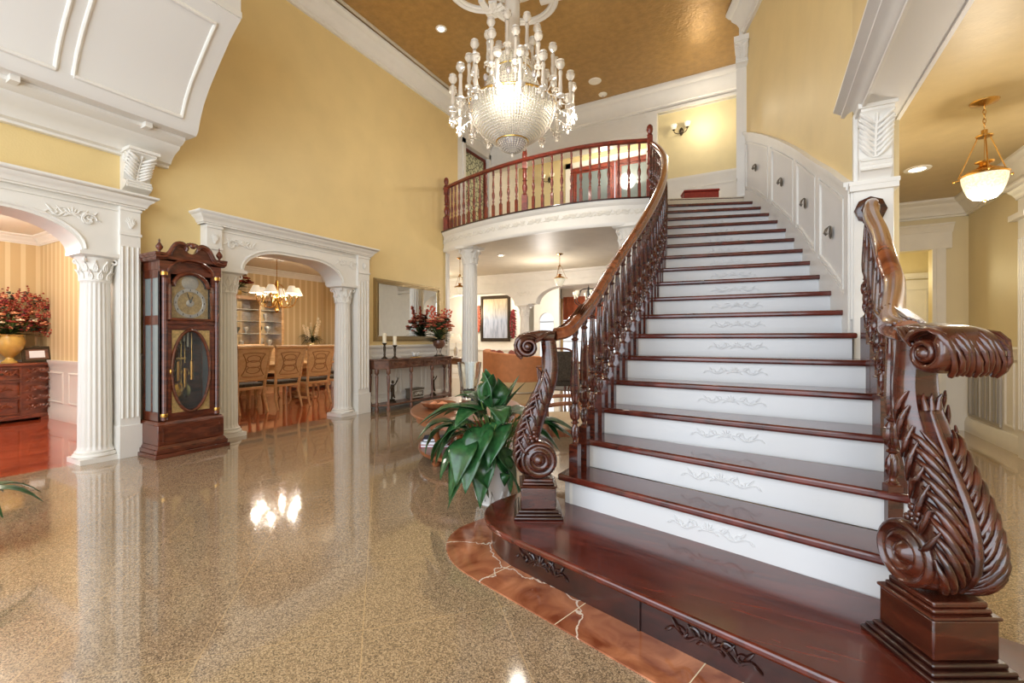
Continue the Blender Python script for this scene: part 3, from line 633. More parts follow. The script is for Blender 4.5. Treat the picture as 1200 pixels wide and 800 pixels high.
tr.box(2.21, 2.45, 8.38, 8.4, 0, 1.12).box(2.18, 2.45, 8.355, 8.4, 1.10, 1.16)
frame(tr, (2.43, 0, 0), (0, 1, 0), (0, 0, 1), (-1, 0, 0), 7.05, 7.28, .25, .98)
struct('wainscot_panelling_wall_hall', tr, 'white')
tr = MB().box(2.36, 2.45, 6.55, 6.78, 0, 2.72)
for k in range(4): tr.box(2.345, 2.36, 6.575 + k * .05, 6.6 + k * .05, .3, 2.3)
tr.box(2.30, 2.45, 6.5, 6.83, 2.5, 2.56).sweep([(2.42, 6.9, 2.72), (2.42, 4.2, 2.72)], crownp(.16, .14)).box(2.40, 2.45, 4.2, 6.78, 2.45, 2.72)
struct('trim_16', tr, 'white')
gr_ = MB().box(2.405, 2.425, 7.35, 8.25, .22, 1.02); gt = tag(gr_.build('wall_grille', 'grille'), 'grey slatted return air grille low on the side hall wall', 'grille')
g = MB()
for k in range(9): g.box(2.395, 2.41, 7.38 + k * .1, 7.43 + k * .1, .26, .98)
g.build('slats', 'bead', gt)
# room beyond the hall door
struct('wall_back_room', MB().box(.9, 3.4, 10.6, 10.7, 0, 3.0).box(.8, .9, 8.55, 10.6, 0, 3.0).box(3.3, 3.4, 8.55, 10.6, 0, 3.0), 'yellow_pale')
struct('ceiling_back_room', MB().box(.8, 3.4, 8.55, 10.7, 3.0, 3.05), 'ceil_white')
f = MB().box(2.02, 2.62, 10.54, 10.6, 0, 2.3)
frame(f, (0, 10.54, 0), (1, 0, 0), (0, 0, 1), (0, -1, 0), 2.1, 2.54, .2, 1.0, .03, .02); frame(f, (0, 10.54, 0), (1, 0, 0), (0, 0, 1), (0, -1, 0), 2.1, 2.54, 1.15, 2.15, .03, .02)
frame(f, (0, 10.54, 0), (1, 0, 0), (0, 0, 1), (0, -1, 0), 1.92, 2.72, 0, 2.42, .1, .05)
struct('door_2', f, 'white_wall')

# ---------------------------------------------------------------- staircase
AX = Vector((.276, .961, 0)).normalized(); PX = Vector((AX.y, -AX.x, 0)); MD = Vector((-.35, 2.27, 0))
def loc2(al, pe): q = MD + AX * al + PX * pe; return (q.x, q.y)
def dshape(front, half, rad, back, n=14, grow=0):
    P = []
    for s in (-1, 1):
        seq = []
        for k in range(n + 1):
            t = pi / 2 * k / n
            seq.append((front + rad * .8 * (1 - cos(t)) , s * (half - rad * (1 - sin(t)))) )
        seg = seq if s == 1 else seq
        if s == -1: P += [(back, -half)] + [(a, b) for a, b in seq[::-1]]
        else: P += [(a, b) for a, b in seq] + [(back, half)]
    return [loc2(a, b) for a, b in P]
stair = thing('curved_staircase', 'wide curving staircase with mahogany treads and white carved risers', 'staircase', (-.3, 2.3, 0))
pl = MB().prism(dshape(-.375, 1.23, .46, .30), .15, R_)
pl.build('platform_tread', 'mahogany_h', stair, True, bevel=.012, seg=3)
rb = MB().prism(dshape(-.335, 1.19, .44, .28), 0, .15)
rz0 = rb.build('platform_riser', 'mahogany_d', stair, True)
for pe in (-.58, .28): q = loc2(-.338, pe); m = MB(); applique(m, (q[0], q[1], .085), PX, (0, 0, 1), -AX, .36, .10, .007); m.build('carving', 'mahogany_d', rz0, True)
for pe in (-.02, .62): q = loc2(-.338, pe); MB().cbox((q[0], q[1], .075), (.012, .012, .15), atan2(PX.y, PX.x)).build('joint_bead', 'mahogany_d', rz0, True)
for n in range(2, 20):
    a, b = pt(L_, n), pt(Rr, n)
    ex = (b - a).normalized(); lo = .07 if n < 19 else .02
    if n < 7: ro = .09
    elif n == 7: ro = -.02
    else: ro = 0.0
    if n == 2: lo = .12
    a2, b2 = pt(L_, n + 1) if n < 19 else a + Vector((-.13, .3, 0)), pt(Rr, n + 1) if n < 19 else b + Vector((-.06, .3, 0))
    nf = Vector((ex.y, -ex.x, 0))
    e2 = (b2 - a2).normalized()
    A, B = a - ex * lo + nf * .0, b + ex * ro; C, D_ = b2 + e2 * (ro if n < 6 else 0), a2 - e2 * lo
    tm = MB().prism([(A.x, A.y), (B.x, B.y), (C.x, C.y), (D_.x, D_.y)], n * R_ - .042, n * R_)
    tm.build('tread', 'mahogany_h', stair, True, bevel=.014, seg=3)
    A, B = a - ex * (lo - .04) - nf * .035, b + ex * (ro - (.03 if n < 8 else -.0)) - nf * .035
    rm = MB().prism([(A.x, A.y), (B.x, B.y), (B.x - nf.x * .02, B.y - nf.y * .02), (A.x - nf.x * .02, A.y - nf.y * .02)], (n - 1) * R_ - .01, n * R_ - .042)
    ri = rm.build('riser', 'riser_white', stair, True)
    # small bed mould under the nosing
    mid = a.lerp(b, .5) - nf * .034
    ap = MB(); applique(ap, (mid.x, mid.y, (n - .5) * R_ - .018), ex, (0, 0, 1), nf, .46, .085, .0052, 5)
    ap.build('carving', 'riser_white', ri, True)
# closed sides
sd = MB()
for tab, off, nm in ((L_, -.03, 19), (Rr, .06, 7)):
    vs = []; fs = []; ns = [2 + (nm - 2) * k / 40 for k in range(41)]
    for n in ns:
        p = pt(tab, n); q = pt(tab, min(19, n + .1)); d = (q - pt(tab, n - .1)); d = d.normalized() if d.length > 0 else AX; o_ = Vector((d.y, -d.x, 0)) * off; p = p + o_ + d * .05
        zt = max(.0, n * R_ - .05 - R_ * .9) if off < 0 or True else 0
        i_ = Vector((d.y, -d.x, 0)) * (-.02 if off > 0 else .02)
        vs += [(p.x, p.y, 0), (p.x, p.y, zt), (p.x + i_.x, p.y + i_.y, 0), (p.x + i_.x, p.y + i_.y, zt)]
    for k in range(40):
        b = 4 * k; fs += [(b, b + 4, b + 5, b + 1), (b + 2, b + 3, b + 7, b + 6), (b + 1, b + 5, b + 7, b + 3)]
    sd.add(vs, fs)
for n in range(2, 7):   # stepped infill under the open right hand ends
    a, b = pt(Rr, n), pt(Rr, n + 1); ex = (pt(Rr, n) - pt(L_, n)).normalized()
    a = a + ex * .06 + Vector((0, .03, 0)); b = b + ex * .06 + Vector((0, .04, 0)); sd.prism([(a.x, a.y), (b.x, b.y), (b.x - .02, b.y), (a.x - .02, a.y)], 0, n * R_ - .045)
    for q in range(12): f = (q + .5) / 12; c = a.lerp(b, f); sd.cbox((c.x + .008, c.y, n * R_ - .065), (.02, .012, .03), 0)
for n in range(2, 19):
    a, b = pt(L_, n), pt(L_, n + 1); ex = (pt(Rr, n) - pt(L_, n)).normalized(); a = a - ex * .035 + Vector((0, .03, 0)); b = b - ex * .035 + Vector((0, .04, 0))
    sd.prism([(a.x, a.y), (b.x, b.y), (b.x + .02, b.y), (a.x + .02, a.y)], 0, n * R_ - .045)
sd.build('stringer', 'white', stair, True)
# red marble border on the floor round the bottom step
op = dshape(-.56, 1.40, .52, .62); ip = dshape(-.335, 1.19, .44, .62)
mbb = MB(); n = len(op)
vs = [(x, y, 0) for x, y in op] + [(x, y, .006) for x, y in op] + [(x, y, .006) for x, y in ip]
mbb.add(vs, [(i, i + 1, n + i + 1, n + i) for i in range(n - 1)] + [(n + i, n + i + 1, 2 * n + i + 1, 2 * n + i) for i in range(n - 1)])
struct('floor_marble_border', mbb, 'red_marble')
jm = MB()
for pe in (-.80, -.30, .26):
    if abs(pe) < 1.1: a, b = loc2(-.56 + (.0 if abs(pe) < .8 else .06), pe), loc2(-.335, pe)
    else: a, b = loc2(-.36, -1.34), loc2(-.2, -1.14)
    d = Vector((b[0] - a[0], b[1] - a[1], 0)); jm.cbox(((a[0] + b[0]) / 2, (a[1] + b[1]) / 2, .0055), (d.length, .004, .003), atan2(d.y, d.x))
struct('floor_marble_joints', jm, 'fl_cream')

def baluster(z0, zt, blk, x, y, rot=0, r=.030, n=20):
    """turned baluster: square block, reeded egg, long fluted vase; z0 foot, zt under the rail"""
    mb = MB(); s = .058
    mb.frustum(x, y, z0, z0 + blk, s, s, s, s, rot); mb.frustum(x, y, z0 + blk, z0 + blk + .012, s, s, s * .6, s * .6, rot)
    H = zt - z0 - blk; b = z0 + blk
    P = [(.012, .0), (.020, .010), (.022, .018), (.014, .026), (.013, .04), (.021, .065, .2), (.026, .10, .25), (.022, .14, .2), (.014, .165), (.013, .172), (.023, .182), (.024, .19), (.014, .198),
         (.016, .205), (.028, .225, .28), (.033, .265, .3), (.031, .305, .28), (.020, .335, .2), (.014, .345), (.022, .353), (.023, .36), (.015, .37), (.018, .38, .2), (.026, .43, .3), (.029, .49, .3), (.027, .58, .3), (.023, .68, .3), (.018, .80, .25), (.014, .875), (.021, .885), (.022, .895), (.014, .905), (.014, .92), (.021, .94), (.021, 1.0)]
    k = r / .0275
    mb.lathe([(q[0] * k, q[1] * H, q[2] if len(q) > 2 else 0) for q in P], x, y, b, n=n, flute=n / 2)
    return mb
RAILX = [(-.036, 0), (-.036, .018), (-.028, .03), (-.030, .042), (-.018, .056), (0, .062), (.018, .056), (.030, .042), (.028, .03), (.036, .018), (.036, 0), (.02, -.012), (-.02, -.012)]
def newel(root, top=True):
    """scroll newel in local coordinates: x outward, y across, z up from the platform"""
    b = MB().box(-.145, .145, -.145, .145, 0, .018).box(-.135, .135, -.135, .135, .018, .034).box(-.12, .12, -.12, .12, .034, .05)
    b.build('plinth', 'mahogany_d', root, bevel=.006)
    b = MB().box(-.105, .105, -.105, .105, .05, .178).box(-.112, .112, -.112, .112, .178, .190).box(-.095, .095, -.095, .095, .190, .206).box(-.088, .088, -.088, .088, .206, .226)
    b.build('block', 'mahogany', root, bevel=.006)
    # S stem running into the lower volute
    sp = cr_([(-.066, 1.055, 0), (-.074, .98, 0), (-.078, .90, 0), (-.066, .81, 0), (-.035, .72, 0), (.0, .63, 0), (.035, .54, 0), (.066, .45, 0), (.078, .37, 0), (.062, .305, 0), (.02, .268, 0)], 5)
    sp = [(p.x, p.y) for p in sp]; N0 = len(sp)
    sp += spiral(0.0, .350, .084, .020, -pi / 2 + .15, -pi / 2 - 2 * pi * 1.45, 52)[1:]
    mb = MB(); vs = []; fs = []; K = 28; N = len(sp)
    def wid(i): t = min(1, i / N0); return interp([(0, .062), (.12, .060), (.35, .070), (.6, .094), (.85, .105), (1, .105)], t)
    def thk(i):
        if i < N0: return interp([(0, .040), (.15, .042), (.4, .048), (.62, .060), (.8, .056), (1, .030)], i / N0)
        return .030 - .014 * (i - N0) / (N - N0)
    for i in range(N):
        a, c = sp[max(0, i - 1)], sp[min(N - 1, i + 1)]; t = Vector((c[0] - a[0], 0, c[1] - a[1])).normalized(); nn = Vector((t.z, 0, -t.x))
        wd_, th_ = wid(i), thk(i)
        if i >= N0: wd_ = .105 + .006 * ((i - N0) / (N - N0))
        for k in range(K):
            an = 2 * pi * k / K; ca, sa = cos(an), sin(an)
            e = .55; u = math.copysign(abs(ca) ** e, ca); v = math.copysign(abs(sa) ** e, sa)
            g = 1 + (.14 * cos(v * pi * 3)) * (1 if abs(u) > .5 else 0)
            vs.append(Vector((sp[i][0], 0, sp[i][1])) + nn * (u * th_ * g) + Vector((0, v * wd_, 0)))
    for i in range(N - 1):
        for k in range(K): j = (k + 1) % K; fs.append((i * K + k, i * K + j, (i + 1) * K + j, (i + 1) * K + k))
    fs.append(tuple(reversed(range(K)))); fs.append(tuple((N - 1) * K + k for k in range(K)))
    mb.add(vs, fs)
    for s in (-1, 1):
        mb.M = Matrix.Translation((-.002, s * .106, .345)) @ Matrix.Rotation(-s * pi / 2, 4, 'X')
        mb.lathe([(.108, -.04), (.108, .002), (.102, .010), (.094, .012), (.088, .004), (.078, .0), (.070, .002), (.064, .011), (.056, .013), (.050, .005), (.040, .002), (.032, .008), (.026, .018), (.014, .026), (.0, .028)], n=36)
        mb.M = None
    mb.build('scroll_stem', 'mahogany', root, ang=50)
    # carved acanthus over the swelling
    def P(i, off, v):
        i = max(0, min(N0 - 1, i)); k = int(i); f = i - k; q = sp[k]; q2 = sp[min(N0 - 1, k + 1)]; x = q[0] + (q2[0] - q[0]) * f; z = q[1] + (q2[1] - q[1]) * f
        a, c = sp[max(0, k - 1)], sp[min(N0 - 1, k + 1)]; t = Vector((c[0] - a[0], 0, c[1] - a[1])).normalized(); nn = Vector((-t.z, 0, t.x))
        wd_, th_ = wid(i), thk(i)
        av = max(-1.25, min(1.25, v)); 
        side = max(0, abs(av) - .95) / .3
        return Vector((x, 0, z)) + nn * ((th_ + off) * (1 - 1.1 * side)) + Vector((0, math.copysign(min(abs(av), 1) * wd_ + (off * side * 1.1), av), 0))
    ac = MB()
    ac.tube([P(13 + (N0 - 15) * k / 14 - 0 * k, .004, 0) for k in range(15) if 13 + (N0 - 15) * k / 14 < N0 - 1], lambda t: .008 + .010 * sin(pi * t), n=7)
    for s in (-1, 1):
        for q in range(10):
            i0 = N0 - 1.5 - q * 2.7; ln = 9.5 - .35 * q
            pts = [P(i0 - ln * u ** 1.2, -.004 + .011 * sin(pi * min(1, u * 1.05)), s * (.06 + 1.02 * u ** .75)) for u in [k / 9 for k in range(10)]]
            ac.tube(pts, lambda t: .003 + .0115 * sin(pi * (.12 + .80 * t)), n=7)
            pts = [P(i0 - 1.3 - ln * .8 * u ** 1.2, .002 + .010 * sin(pi * u), s * (.04 + .72 * u ** .8)) for u in [k / 7 for k in range(8)]]
            ac.tube(pts, lambda t: .003 + .006 * sin(pi * t), n=6)
    for q in (-1, 0, 1): ac.tube([P(15, .008, q * .3), P(12.5, .014, q * .42), P(11.5, .024, q * .5)], lambda t: .012 * (1 - .75 * t), n=6)
    for s in (-1, 1):
        for q in range(8):
            i0 = 17 + q * 3.4
            th0 = thk(i0); w0 = wid(i0)
            def sidept(i, u, off):
                k = int(max(0, min(N0 - 2, i))); a, c = sp[k], sp[k + 1]; t = Vector((c[0] - a[0], 0, c[1] - a[1])).normalized(); nn = Vector((-t.z, 0, t.x))
                return Vector((a[0], s * (wid(i) + off), a[1])) + nn * (u * thk(i))
            ac.tube([sidept(i0 - k * .9, -.5 + 1.5 * k / 6, .0 + .012 * sin(pi * k / 6)) for k in range(7)], lambda t: .003 + .007 * sin(pi * t), n=6)
        for q in range(9):
            a = q * 2.4; rr = .010 + .0042 * q; ac.ell((.035 + rr * cos(a), s * .104, .475 + rr * sin(a)), (.013, .009, .013), 8, 5)
    ac.build('acanthus_carving', 'mahogany', root, ang=60)
    # top roll, the curled end of the handrail
    tp = MB(); sr = [(-.10, 1.078)] + [(-.06, 1.084), (-.02, 1.086)] + spiral(.062, 1.018, .062, .013, pi * .60, -2 * pi * 1.55, 60)
    vs = []; fs = []; N = len(sr)
    for i in range(N):
        a, c = sr[max(0, i - 1)], sr[min(N - 1, i + 1)]; t = Vector((c[0] - a[0], 0, c[1] - a[1])).normalized(); nn = Vector((t.z, 0, -t.x))
        wd_ = interp([(0, .045), (.06, .07), (.14, .102), (1, .108)], i / N); th_ = interp([(0, .036), (.1, .030), (.2, .019), (1, .009)], i / N)
        for k in range(K):
            an = 2 * pi * k / K; ca, sa = cos(an), sin(an); u = math.copysign(abs(ca) ** .6, ca); v = math.copysign(abs(sa) ** .5, sa)
            vs.append(Vector((sr[i][0], 0, sr[i][1])) + nn * (u * th_) + Vector((0, v * wd_, 0)))
    for i in range(N - 1):
        for k in range(K): j = (k + 1) % K; fs.append((i * K + k, i * K + j, (i + 1) * K + j, (i + 1) * K + k))
    fs.append(tuple(reversed(range(K)))); fs.append(tuple((N - 1) * K + k for k in range(K)))
    tp.add(vs, fs); tp.build('top_scroll', 'mahogany', root, ang=50)
    tl = MB()
    for q in range(-5, 6):   # leaves lying across the roll
        y0 = q * .019
        pts = []
        for k in range(10):
            a = pi * .8 - k * .40; rr = .076 + .004 * sin(k * 1.1 + q * 1.7)
            pts.append((.062 + rr * cos(a), max(-.1, min(.1, y0 + .010 * (k - 4))), 1.018 + rr * sin(a)))
        tl.tube(pts, lambda t, q=q: .005 + .0055 * abs(sin(pi * (t * 2.5 + .1 + .12 * (q % 3)))), n=6)
    for q in range(9):
        a = -1.0 + q * .25; tl.tube([(-.10 + .02 * k, (a * .055) * (1 + .14 * k), 1.100 + .006 * sin(k) - .0016 * k * k * abs(a)) for k in range(7)], lambda t: .004 + .007 * sin(pi * t), n=6)
    for s in (-1, 1):
        tl.M = Matrix.Translation((.062, s * .10, 1.018)) @ Matrix.Rotation(-s * pi / 2, 4, 'X'); tl.lathe([(.022, -.02), (.022, .006), (.014, .014), (.004, .018)], n=16); tl.M = None
    tl.build('leaf_carving', 'mahogany', root, ang=60)

def railing_side(name, label, path, bal_spots, newel_loc, newel_rz, endpost=None):
    root = thing(name, label, 'railing', (newel_loc[0], newel_loc[1], R_))
    nr = bpy.data.objects.new('scroll_newel', None); COL.objects.link(nr); nr.parent = root; nr.rotation_euler = (0, 0, newel_rz)
    newel(nr)
    P = cr_(path, 6)
    MB().sweep(P, [(a * 1.2, b * 1.1) for a, b in RAILX]).build('handrail', 'rail', root, True, ang=50)
    return root, P
def rail_z(P, x, y):
    best = min(P, key=lambda p: (p.x - x) ** 2 + (p.y - y) ** 2); i = P.index(best)
    z = best.z; bd = 1e9
    for a, b in zip(P, P[1:]):
        d = b - a; d2 = Vector((d.x, d.y, 0)); t = max(0, min(1, ((x - a.x) * d.x + (y - a.y) * d.y) / max(1e-9, d2.length_squared))); q = a + d * t; e = (q.x - x) ** 2 + (q.y - y) ** 2
        if e < bd: bd = e; z = q.z
    return z
# left railing
lp = [(-1.125, 2.571, 1.25), (-1.07, 2.64, 1.275), (-1.05, 2.76, 1.35)]
for n in (3.2, 4, 5, 6, 7, 8, 9, 10, 11, 12, 13, 14, 15, 16, 17, 18, 19):
    p = pt(L_, n); lp.append((p.x, p.y, n * R_ + .90))
NLz = atan2(-RT.y, -RT.x); NRz = atan2(-FW.y, -FW.x)
lr, LP = railing_side('stair_railing', 'mahogany stair railing with turned balusters curving up on the left of the staircase', lp, None, (-1.217, 2.52), NLz)
def nose_at(tab, y):
    n = 2
    while n < 19 and pt(tab, n + 1).y < y: n += 1
    return n
k = 0
for n in range(2, 19):
    for f in (.22, .72):
        p = pt(L_, n + f); z = n * R_; rzz = rail_z(LP, p.x, p.y) - .01
        d = pt(L_, n + f + .1) - pt(L_, n + f - .1)
        baluster(z, rzz, .20 if f < .5 else .29, p.x, p.y, atan2(d.y, d.x)).build('baluster', 'baluster', lr, True, ang=50)
cv = MB()
for q in range(7):
    a = (q - 3) * .011
    cv.tube([Vector((-1.10 + .035 * k * .4, 2.60 + .045 * k, 0)) * 1 + Vector((a * (1 + .0 * k), 0, 1.33 + .008 * k + .0045 * k * k - abs(a) * .5)) for k in range(6)], lambda t: .003 + .006 * sin(pi * t), n=6)
cv.build('rail_carving', 'mahogany', lr, True)
# right railing
rp = [(.462, 2.117, 1.25), (.44, 2.24, 1.275), (.47, 2.42, 1.33), (.525, 2.66, 1.43), (.56, 2.85, 1.53)]
for n in (4, 5, 6, 6.6): p = pt(Rr, n); rp.append((p.x + {4: -.06, 5: -.03, 6: -.01}.get(n, .03), p.y, n * R_ + .93))
rp.append((.70, 4.235, 2.20))
rr_, RP = railing_side('stair_railing', 'short mahogany railing with a large carved scroll newel at the right foot of the staircase', rp, None, (.51, 2.03), NRz)
for (n, x, y, blk) in ((2, .52, 2.66, .21), (3, .56, 2.76, .20), (3, .575, 2.92, .29), (4, .575, 3.12, .20), (4, .59, 3.29, .29), (5, .61, 3.47, .20), (5, .615, 3.64, .29), (6, .625, 3.83, .20), (6, .64, 3.99, .29)):
    baluster(n * R_, rail_z(RP, x, y) - .01, blk, x, y, .2, .031).build('baluster', 'baluster', rr_, True, ang=50)
cv = MB()
for q in range(9):
    a = (q - 4) * .013
    cv.tube([(.462 - .0 + a + .012 * sin(k * .5), 2.13 + .05 * k, 1.325 + .002 * k * k - abs(a) * .45) for k in range(7)], lambda t: .004 + .008 * sin(pi * t), n=6)
cv.build('rail_carving', 'mahogany', rr_, True)
ro = MB(); ro.M = Matrix.Translation((.70, 4.25, 2.21)) @ Matrix.Rotation(pi / 2, 4, 'X')
ro.lathe([(.10, 0), (.10, .02), (.085, .03), (.06, .035), (.05, .045), (.0, .045)], n=8); ro.M = None
ro.build('wall_rosette', 'mahogany', rr_, True, ang=30)

# balcony railing
br_ = thing('balcony_railing', 'redwood balcony railing of turned balusters on the curved upper balcony', 'railing', (-3.6, 7.3, ZF))
BP = [Vector((p.x, p.y, ZF + .93)) for p in BC]
MB().sweep(BP, [(a * 1.0, b) for a, b in RAILX]).build('handrail', 'bal_red', br_, True, ang=50)
def bal2(x, y, z0, zt, rot):
    mb = MB(); s = .046; mb.frustum(x, y, z0, z0 + .25, s, s, s, s, rot); H = zt - z0 - .25
    P = [(.014, 0), (.022, .02), (.014, .04), (.014, .07), (.024, .11), (.014, .14), (.013, .16), (.026, .23), (.030, .29), (.024, .36), (.013, .41), (.022, .43), (.013, .45), (.020, .50), (.022, .56), (.016, .70), (.013, .80), (.022, .82), (.013, .84), (.022, .87), (.022, 1)]
    mb.lathe([(a, b * H) for a, b in P], x, y, z0 + .25, n=12); return mb
NB = 27
for k in range(1, NB):
    if k == 14: continue
    p, d = bpt(k / NB, -.03)
    bal2(p.x, p.y, ZF + .02, ZF + .925, atan2(d.y, d.x)).build('baluster', 'bal_red', br_, True, ang=50)
def post(x, y, z0, H, parent, fin=True):
    mb = MB().frustum(x, y, z0, z0 + .30, .10, .10, .10, .10, .3)
    mb.lathe([(.03, .30), (.045, .32), (.03, .34), (.03, .36), (.048, .42), (.05, .47), (.03, .52), (.028, .55), (.045, .57), (.03, .59), (.042, .64), (.04, .74), (.028, .78)], x, y, z0, n=20)
    mb.frustum(x, y, z0 + .78, z0 + H - .14, .085, .085, .085, .085, .3)
    mb.lathe([(.03, -.14), (.045, -.12), (.03, -.10), (.045, -.07), (.052, -.03), (.045, .02), (.02, .05), (.0, .055)] if fin else [(.03, -.14), (.045, -.1), (.05, -.04), (.035, .03), (.012, .10), (.0, .12)], x, y, z0 + H, n=20)
    o = mb.build('newel_post', 'bal_red', parent, True, ang=50); return o
post(-5.90, 7.75, ZF + .02, 1.10, br_); p, d = bpt(14 / NB, -.03); post(p.x, p.y, ZF + .02, 1.08, br_, False); post(-1.60, 7.48, ZF + .0, 1.15, br_)

# ---------------------------------------------------------------- columns and archways
def column_parts(root, x, y, z0, z1, r, pw, world=True, caph=.28):
    mb = MB().box(x - pw / 2, x + pw / 2, y - pw / 2, y + pw / 2, z0, z0 + .05)
    mb.lathe([(r * 1.25, .05), (r * 1.32, .065), (r * 1.25, .085), (r * 1.12, .09), (r * 1.18, .105), (r * 1.05, .12)], x, y, z0, n=36); mb.build('base', 'white', root, world)
    H = z1 - caph - z0
    mb = MB().lathe([(r * 1.06, .12, 0), (r, .15, .09)] + [(r * (1 - .15 * t ** 1.5), .16 + (H - .20) * t, .09) for t in [k / 8 for k in range(9)]] + [(r * .86, H - .02, 0), (r * .93, H - .01, 0), (r * .93, H, 0), (r * .85, H + .01, 0)], x, y, z0, n=96, flute=20)
    mb.build('shaft', 'white', root, world, ang=60)
    mb = MB().lathe([(r * .84, 0), (r * .86, .12 * caph), (r * .9, .45 * caph), (r * 1.05, .70 * caph), (r * 1.2, .80 * caph)], x, y, z1 - caph, n=32)
    for ring, (zz, rr, hh, nn) in enumerate(((.02, .86, .38, 10), (.30, .92, .42, 10))):
        for k in range(nn):
            a = 2 * pi * (k + .5 * ring) / nn; u = Vector((cos(a), sin(a), 0)); v = Vector((-sin(a), cos(a), 0)); b = Vector((x, y, z1 - caph))
            for s in (-1, 0, 1):
                mb.tube([b + u * (r * (rr + .06 * t + .22 * t ** 4)) + v * (s * r * .13 * sin(pi * min(1, t + .15))) + Vector((0, 0, caph * (zz + hh * t * (1 - .10 * abs(s))))) for t in (0, .25, .5, .75, .95)], lambda t: r * .085 * (1 - .5 * t), n=5)
    for k in range(4):
        a = pi / 4 + k * pi / 2; u = Vector((cos(a), sin(a), 0)); b = Vector((x, y, z1 - caph))
        mb.tube([b + u * (r * 1.05 + q[0]) + Vector((0, 0, caph * .68 + q[1])) for q in spiral(r * .12, 0, r * .26, r * .06, pi, -4, 14)], r * .07, n=6)
    mb.frustum(x, y, z1 - .2 * caph, z1 - .13 * caph, pw * .8, pw * .8, pw * .95, pw * .95); mb.box(x - pw * .52, x + pw * .52, y - pw * .52, y + pw * .52, z1 - .13 * caph, z1)
    mb.build('capital', 'white', root, world)
def archway(label, y0, y1, a0, a1, cols, rosettes):
    root = thing('arched_door_surround', label, 'archway', (-6.0, (a0 + a1) / 2, 0))
    mb = MB().extr(arch_poly(y0 + .006, y1 - .006, a0, a1, 2.13, 2.43, 2.655, .55), (-5.90, 0, 0), (0, 1, 0), (0, 0, 1), (-.40, 0, 0))
    mb.tube([(-5.895, q[0], q[1]) for q in [(p[0], p[1] + .03) for p in arch_poly(y0, y1, a0 - .03, a1 + .03, 2.12, 2.44, 2.6, .57)[1:-3]]], .014, n=6)
    mb.build('arch_panel', 'white', root, True)
    mb = MB()
    for (a, b, s) in ((y0, a0 - .29, -1), (a1 + .29, y1, 1)):
        mb.box(-6.3, -5.86, a, b, 0, 2.66); mb.box(-6.3, -5.84, a - .01, b + .01, 0, .34)
        for k in range(4):
            yy = a + (b - a) * (k + .5) / 4; mb.tube([(-5.858, yy, .42), (-5.858, yy, 2.22)], .011, n=6)
        mb.box(-5.86, -5.845, a - .008, b + .008, 2.34, 2.37); mb.box(-5.86, -5.845, a - .008, b + .008, 2.60, 2.63)
    mb.build('pilaster', 'white', root, True, bevel=.003)
    mb = MB().sweep([(-6.0, y0 - .02, 2.64), (-5.86, y0 - .02, 2.64), (-5.86, y1 + .02, 2.64), (-6.0, y1 + .02, 2.64)], [(a, b) for a, b in crownp(.14, .11)])
    mb.box(-6.0, -5.86, y0, y1, 2.64, 2.78); mb.box(-5.9, -5.885, y0, y1, 2.585, 2.60)
    mb.build('cornice', 'white', root, True)
    mb = MB()
    for yy, s in rosettes: 
        applique(mb, (-5.898, yy, 2.46), (0, s, 0), (0, 0, 1), (1, 0, 0), .42, .15, .0085, 6)
        for k in range(5): mb.tube([(-5.888, yy + s * .12 + q[0], 2.44 + q[1]) for q in spiral(0, 0, .065 - .01 * k, .05 - .01 * k, k, k + 4, 10)], .007, n=5)
    for yy in ((y0 + a0 - .29) / 2, (a1 + .29 + y1) / 2):
        for k in range(7): a = pi * (k - 3) / 7; mb.tube([(-5.85, yy, 2.42), (-5.84, yy + .03 * sin(a), 2.47 + .02 * cos(a)), (-5.85, yy + .05 * sin(a), 2.48 + .06 * cos(a))], lambda t: .009 * (1.2 - t), n=5)
    mb.build('carving', 'white', root, True)
    for c in cols: column_parts(root, -6.04, c, 0, 2.13, .138, .34)
    return root
archway('white arched surround with fluted column left of the grandfather clock, open to the study', -.45, 2.32, .25, 1.85, (.10, 2.00), ((1.78, 1), (.3, -1)))
archway('white arched surround with two fluted columns open to the dining room', 2.98, 5.56, 3.45, 5.02, (3.30, 5.15), ((3.42, -1), (5.12, 1)))
def column_thing(label, x, y, z1, r, pw):
    t = thing('fluted_column', label, 'column', (x, y, 0)); column_parts(t, x, y, 0, z1, r, pw, caph=.34); return t
column_thing('white fluted column under the left end of the curved balcony', -5.27, 7.72, 3.13, .17, .42)
column_thing('white fluted column under the balcony, half hidden behind the stair handrail', -1.96, 7.55, 3.13, .17, .42)
column_thing('white fluted column of the rear arcade, beside the landscape painting', -6.03, 11.62, 2.25, .15, .40)
column_thing('white fluted column of the rear arcade, mostly hidden behind the stair balusters', -2.15, 11.62, 2.25, .15, .40)

# ---------------------------------------------------------------- crystal chandelier
ch = thing('crystal_chandelier', 'huge tiered crystal chandelier with a beaded bowl hanging from the gold ceiling', 'chandelier', (-3.15, 5.69, 0))
MB().lathe([(.0, 6.44), (.26, 6.43), (.27, 6.40), (.2, 6.36), (.12, 6.33)], n=32).build('canopy', 'gold_bright', ch)
mb = MB().lathe([(.105, 5.30)] + [(.105 + .006 * (k % 2), 5.32 + .02 * k) for k in range(52)] + [(.10, 6.36)], n=24)
mb.build('column', 'crystal', ch)
def beads(mb, prof, n, s):
    for (r, z, m_) in prof:
        q = max(6, int(m_))
        for k in range(q):
            a = 2 * pi * k / q; c = (r * cos(a), r * sin(a), z)
            mb.add([(c[0] + s * cos(a), c[1] + s * sin(a), z), (c[0] - s * sin(a), c[1] + s * cos(a), z), (c[0] + s * sin(a), c[1] - s * cos(a), z), (c[0], c[1], z + s), (c[0], c[1], z - s)], [(0, 1, 3), (0, 3, 2), (0, 4, 1), (0, 2, 4)])
    return mb
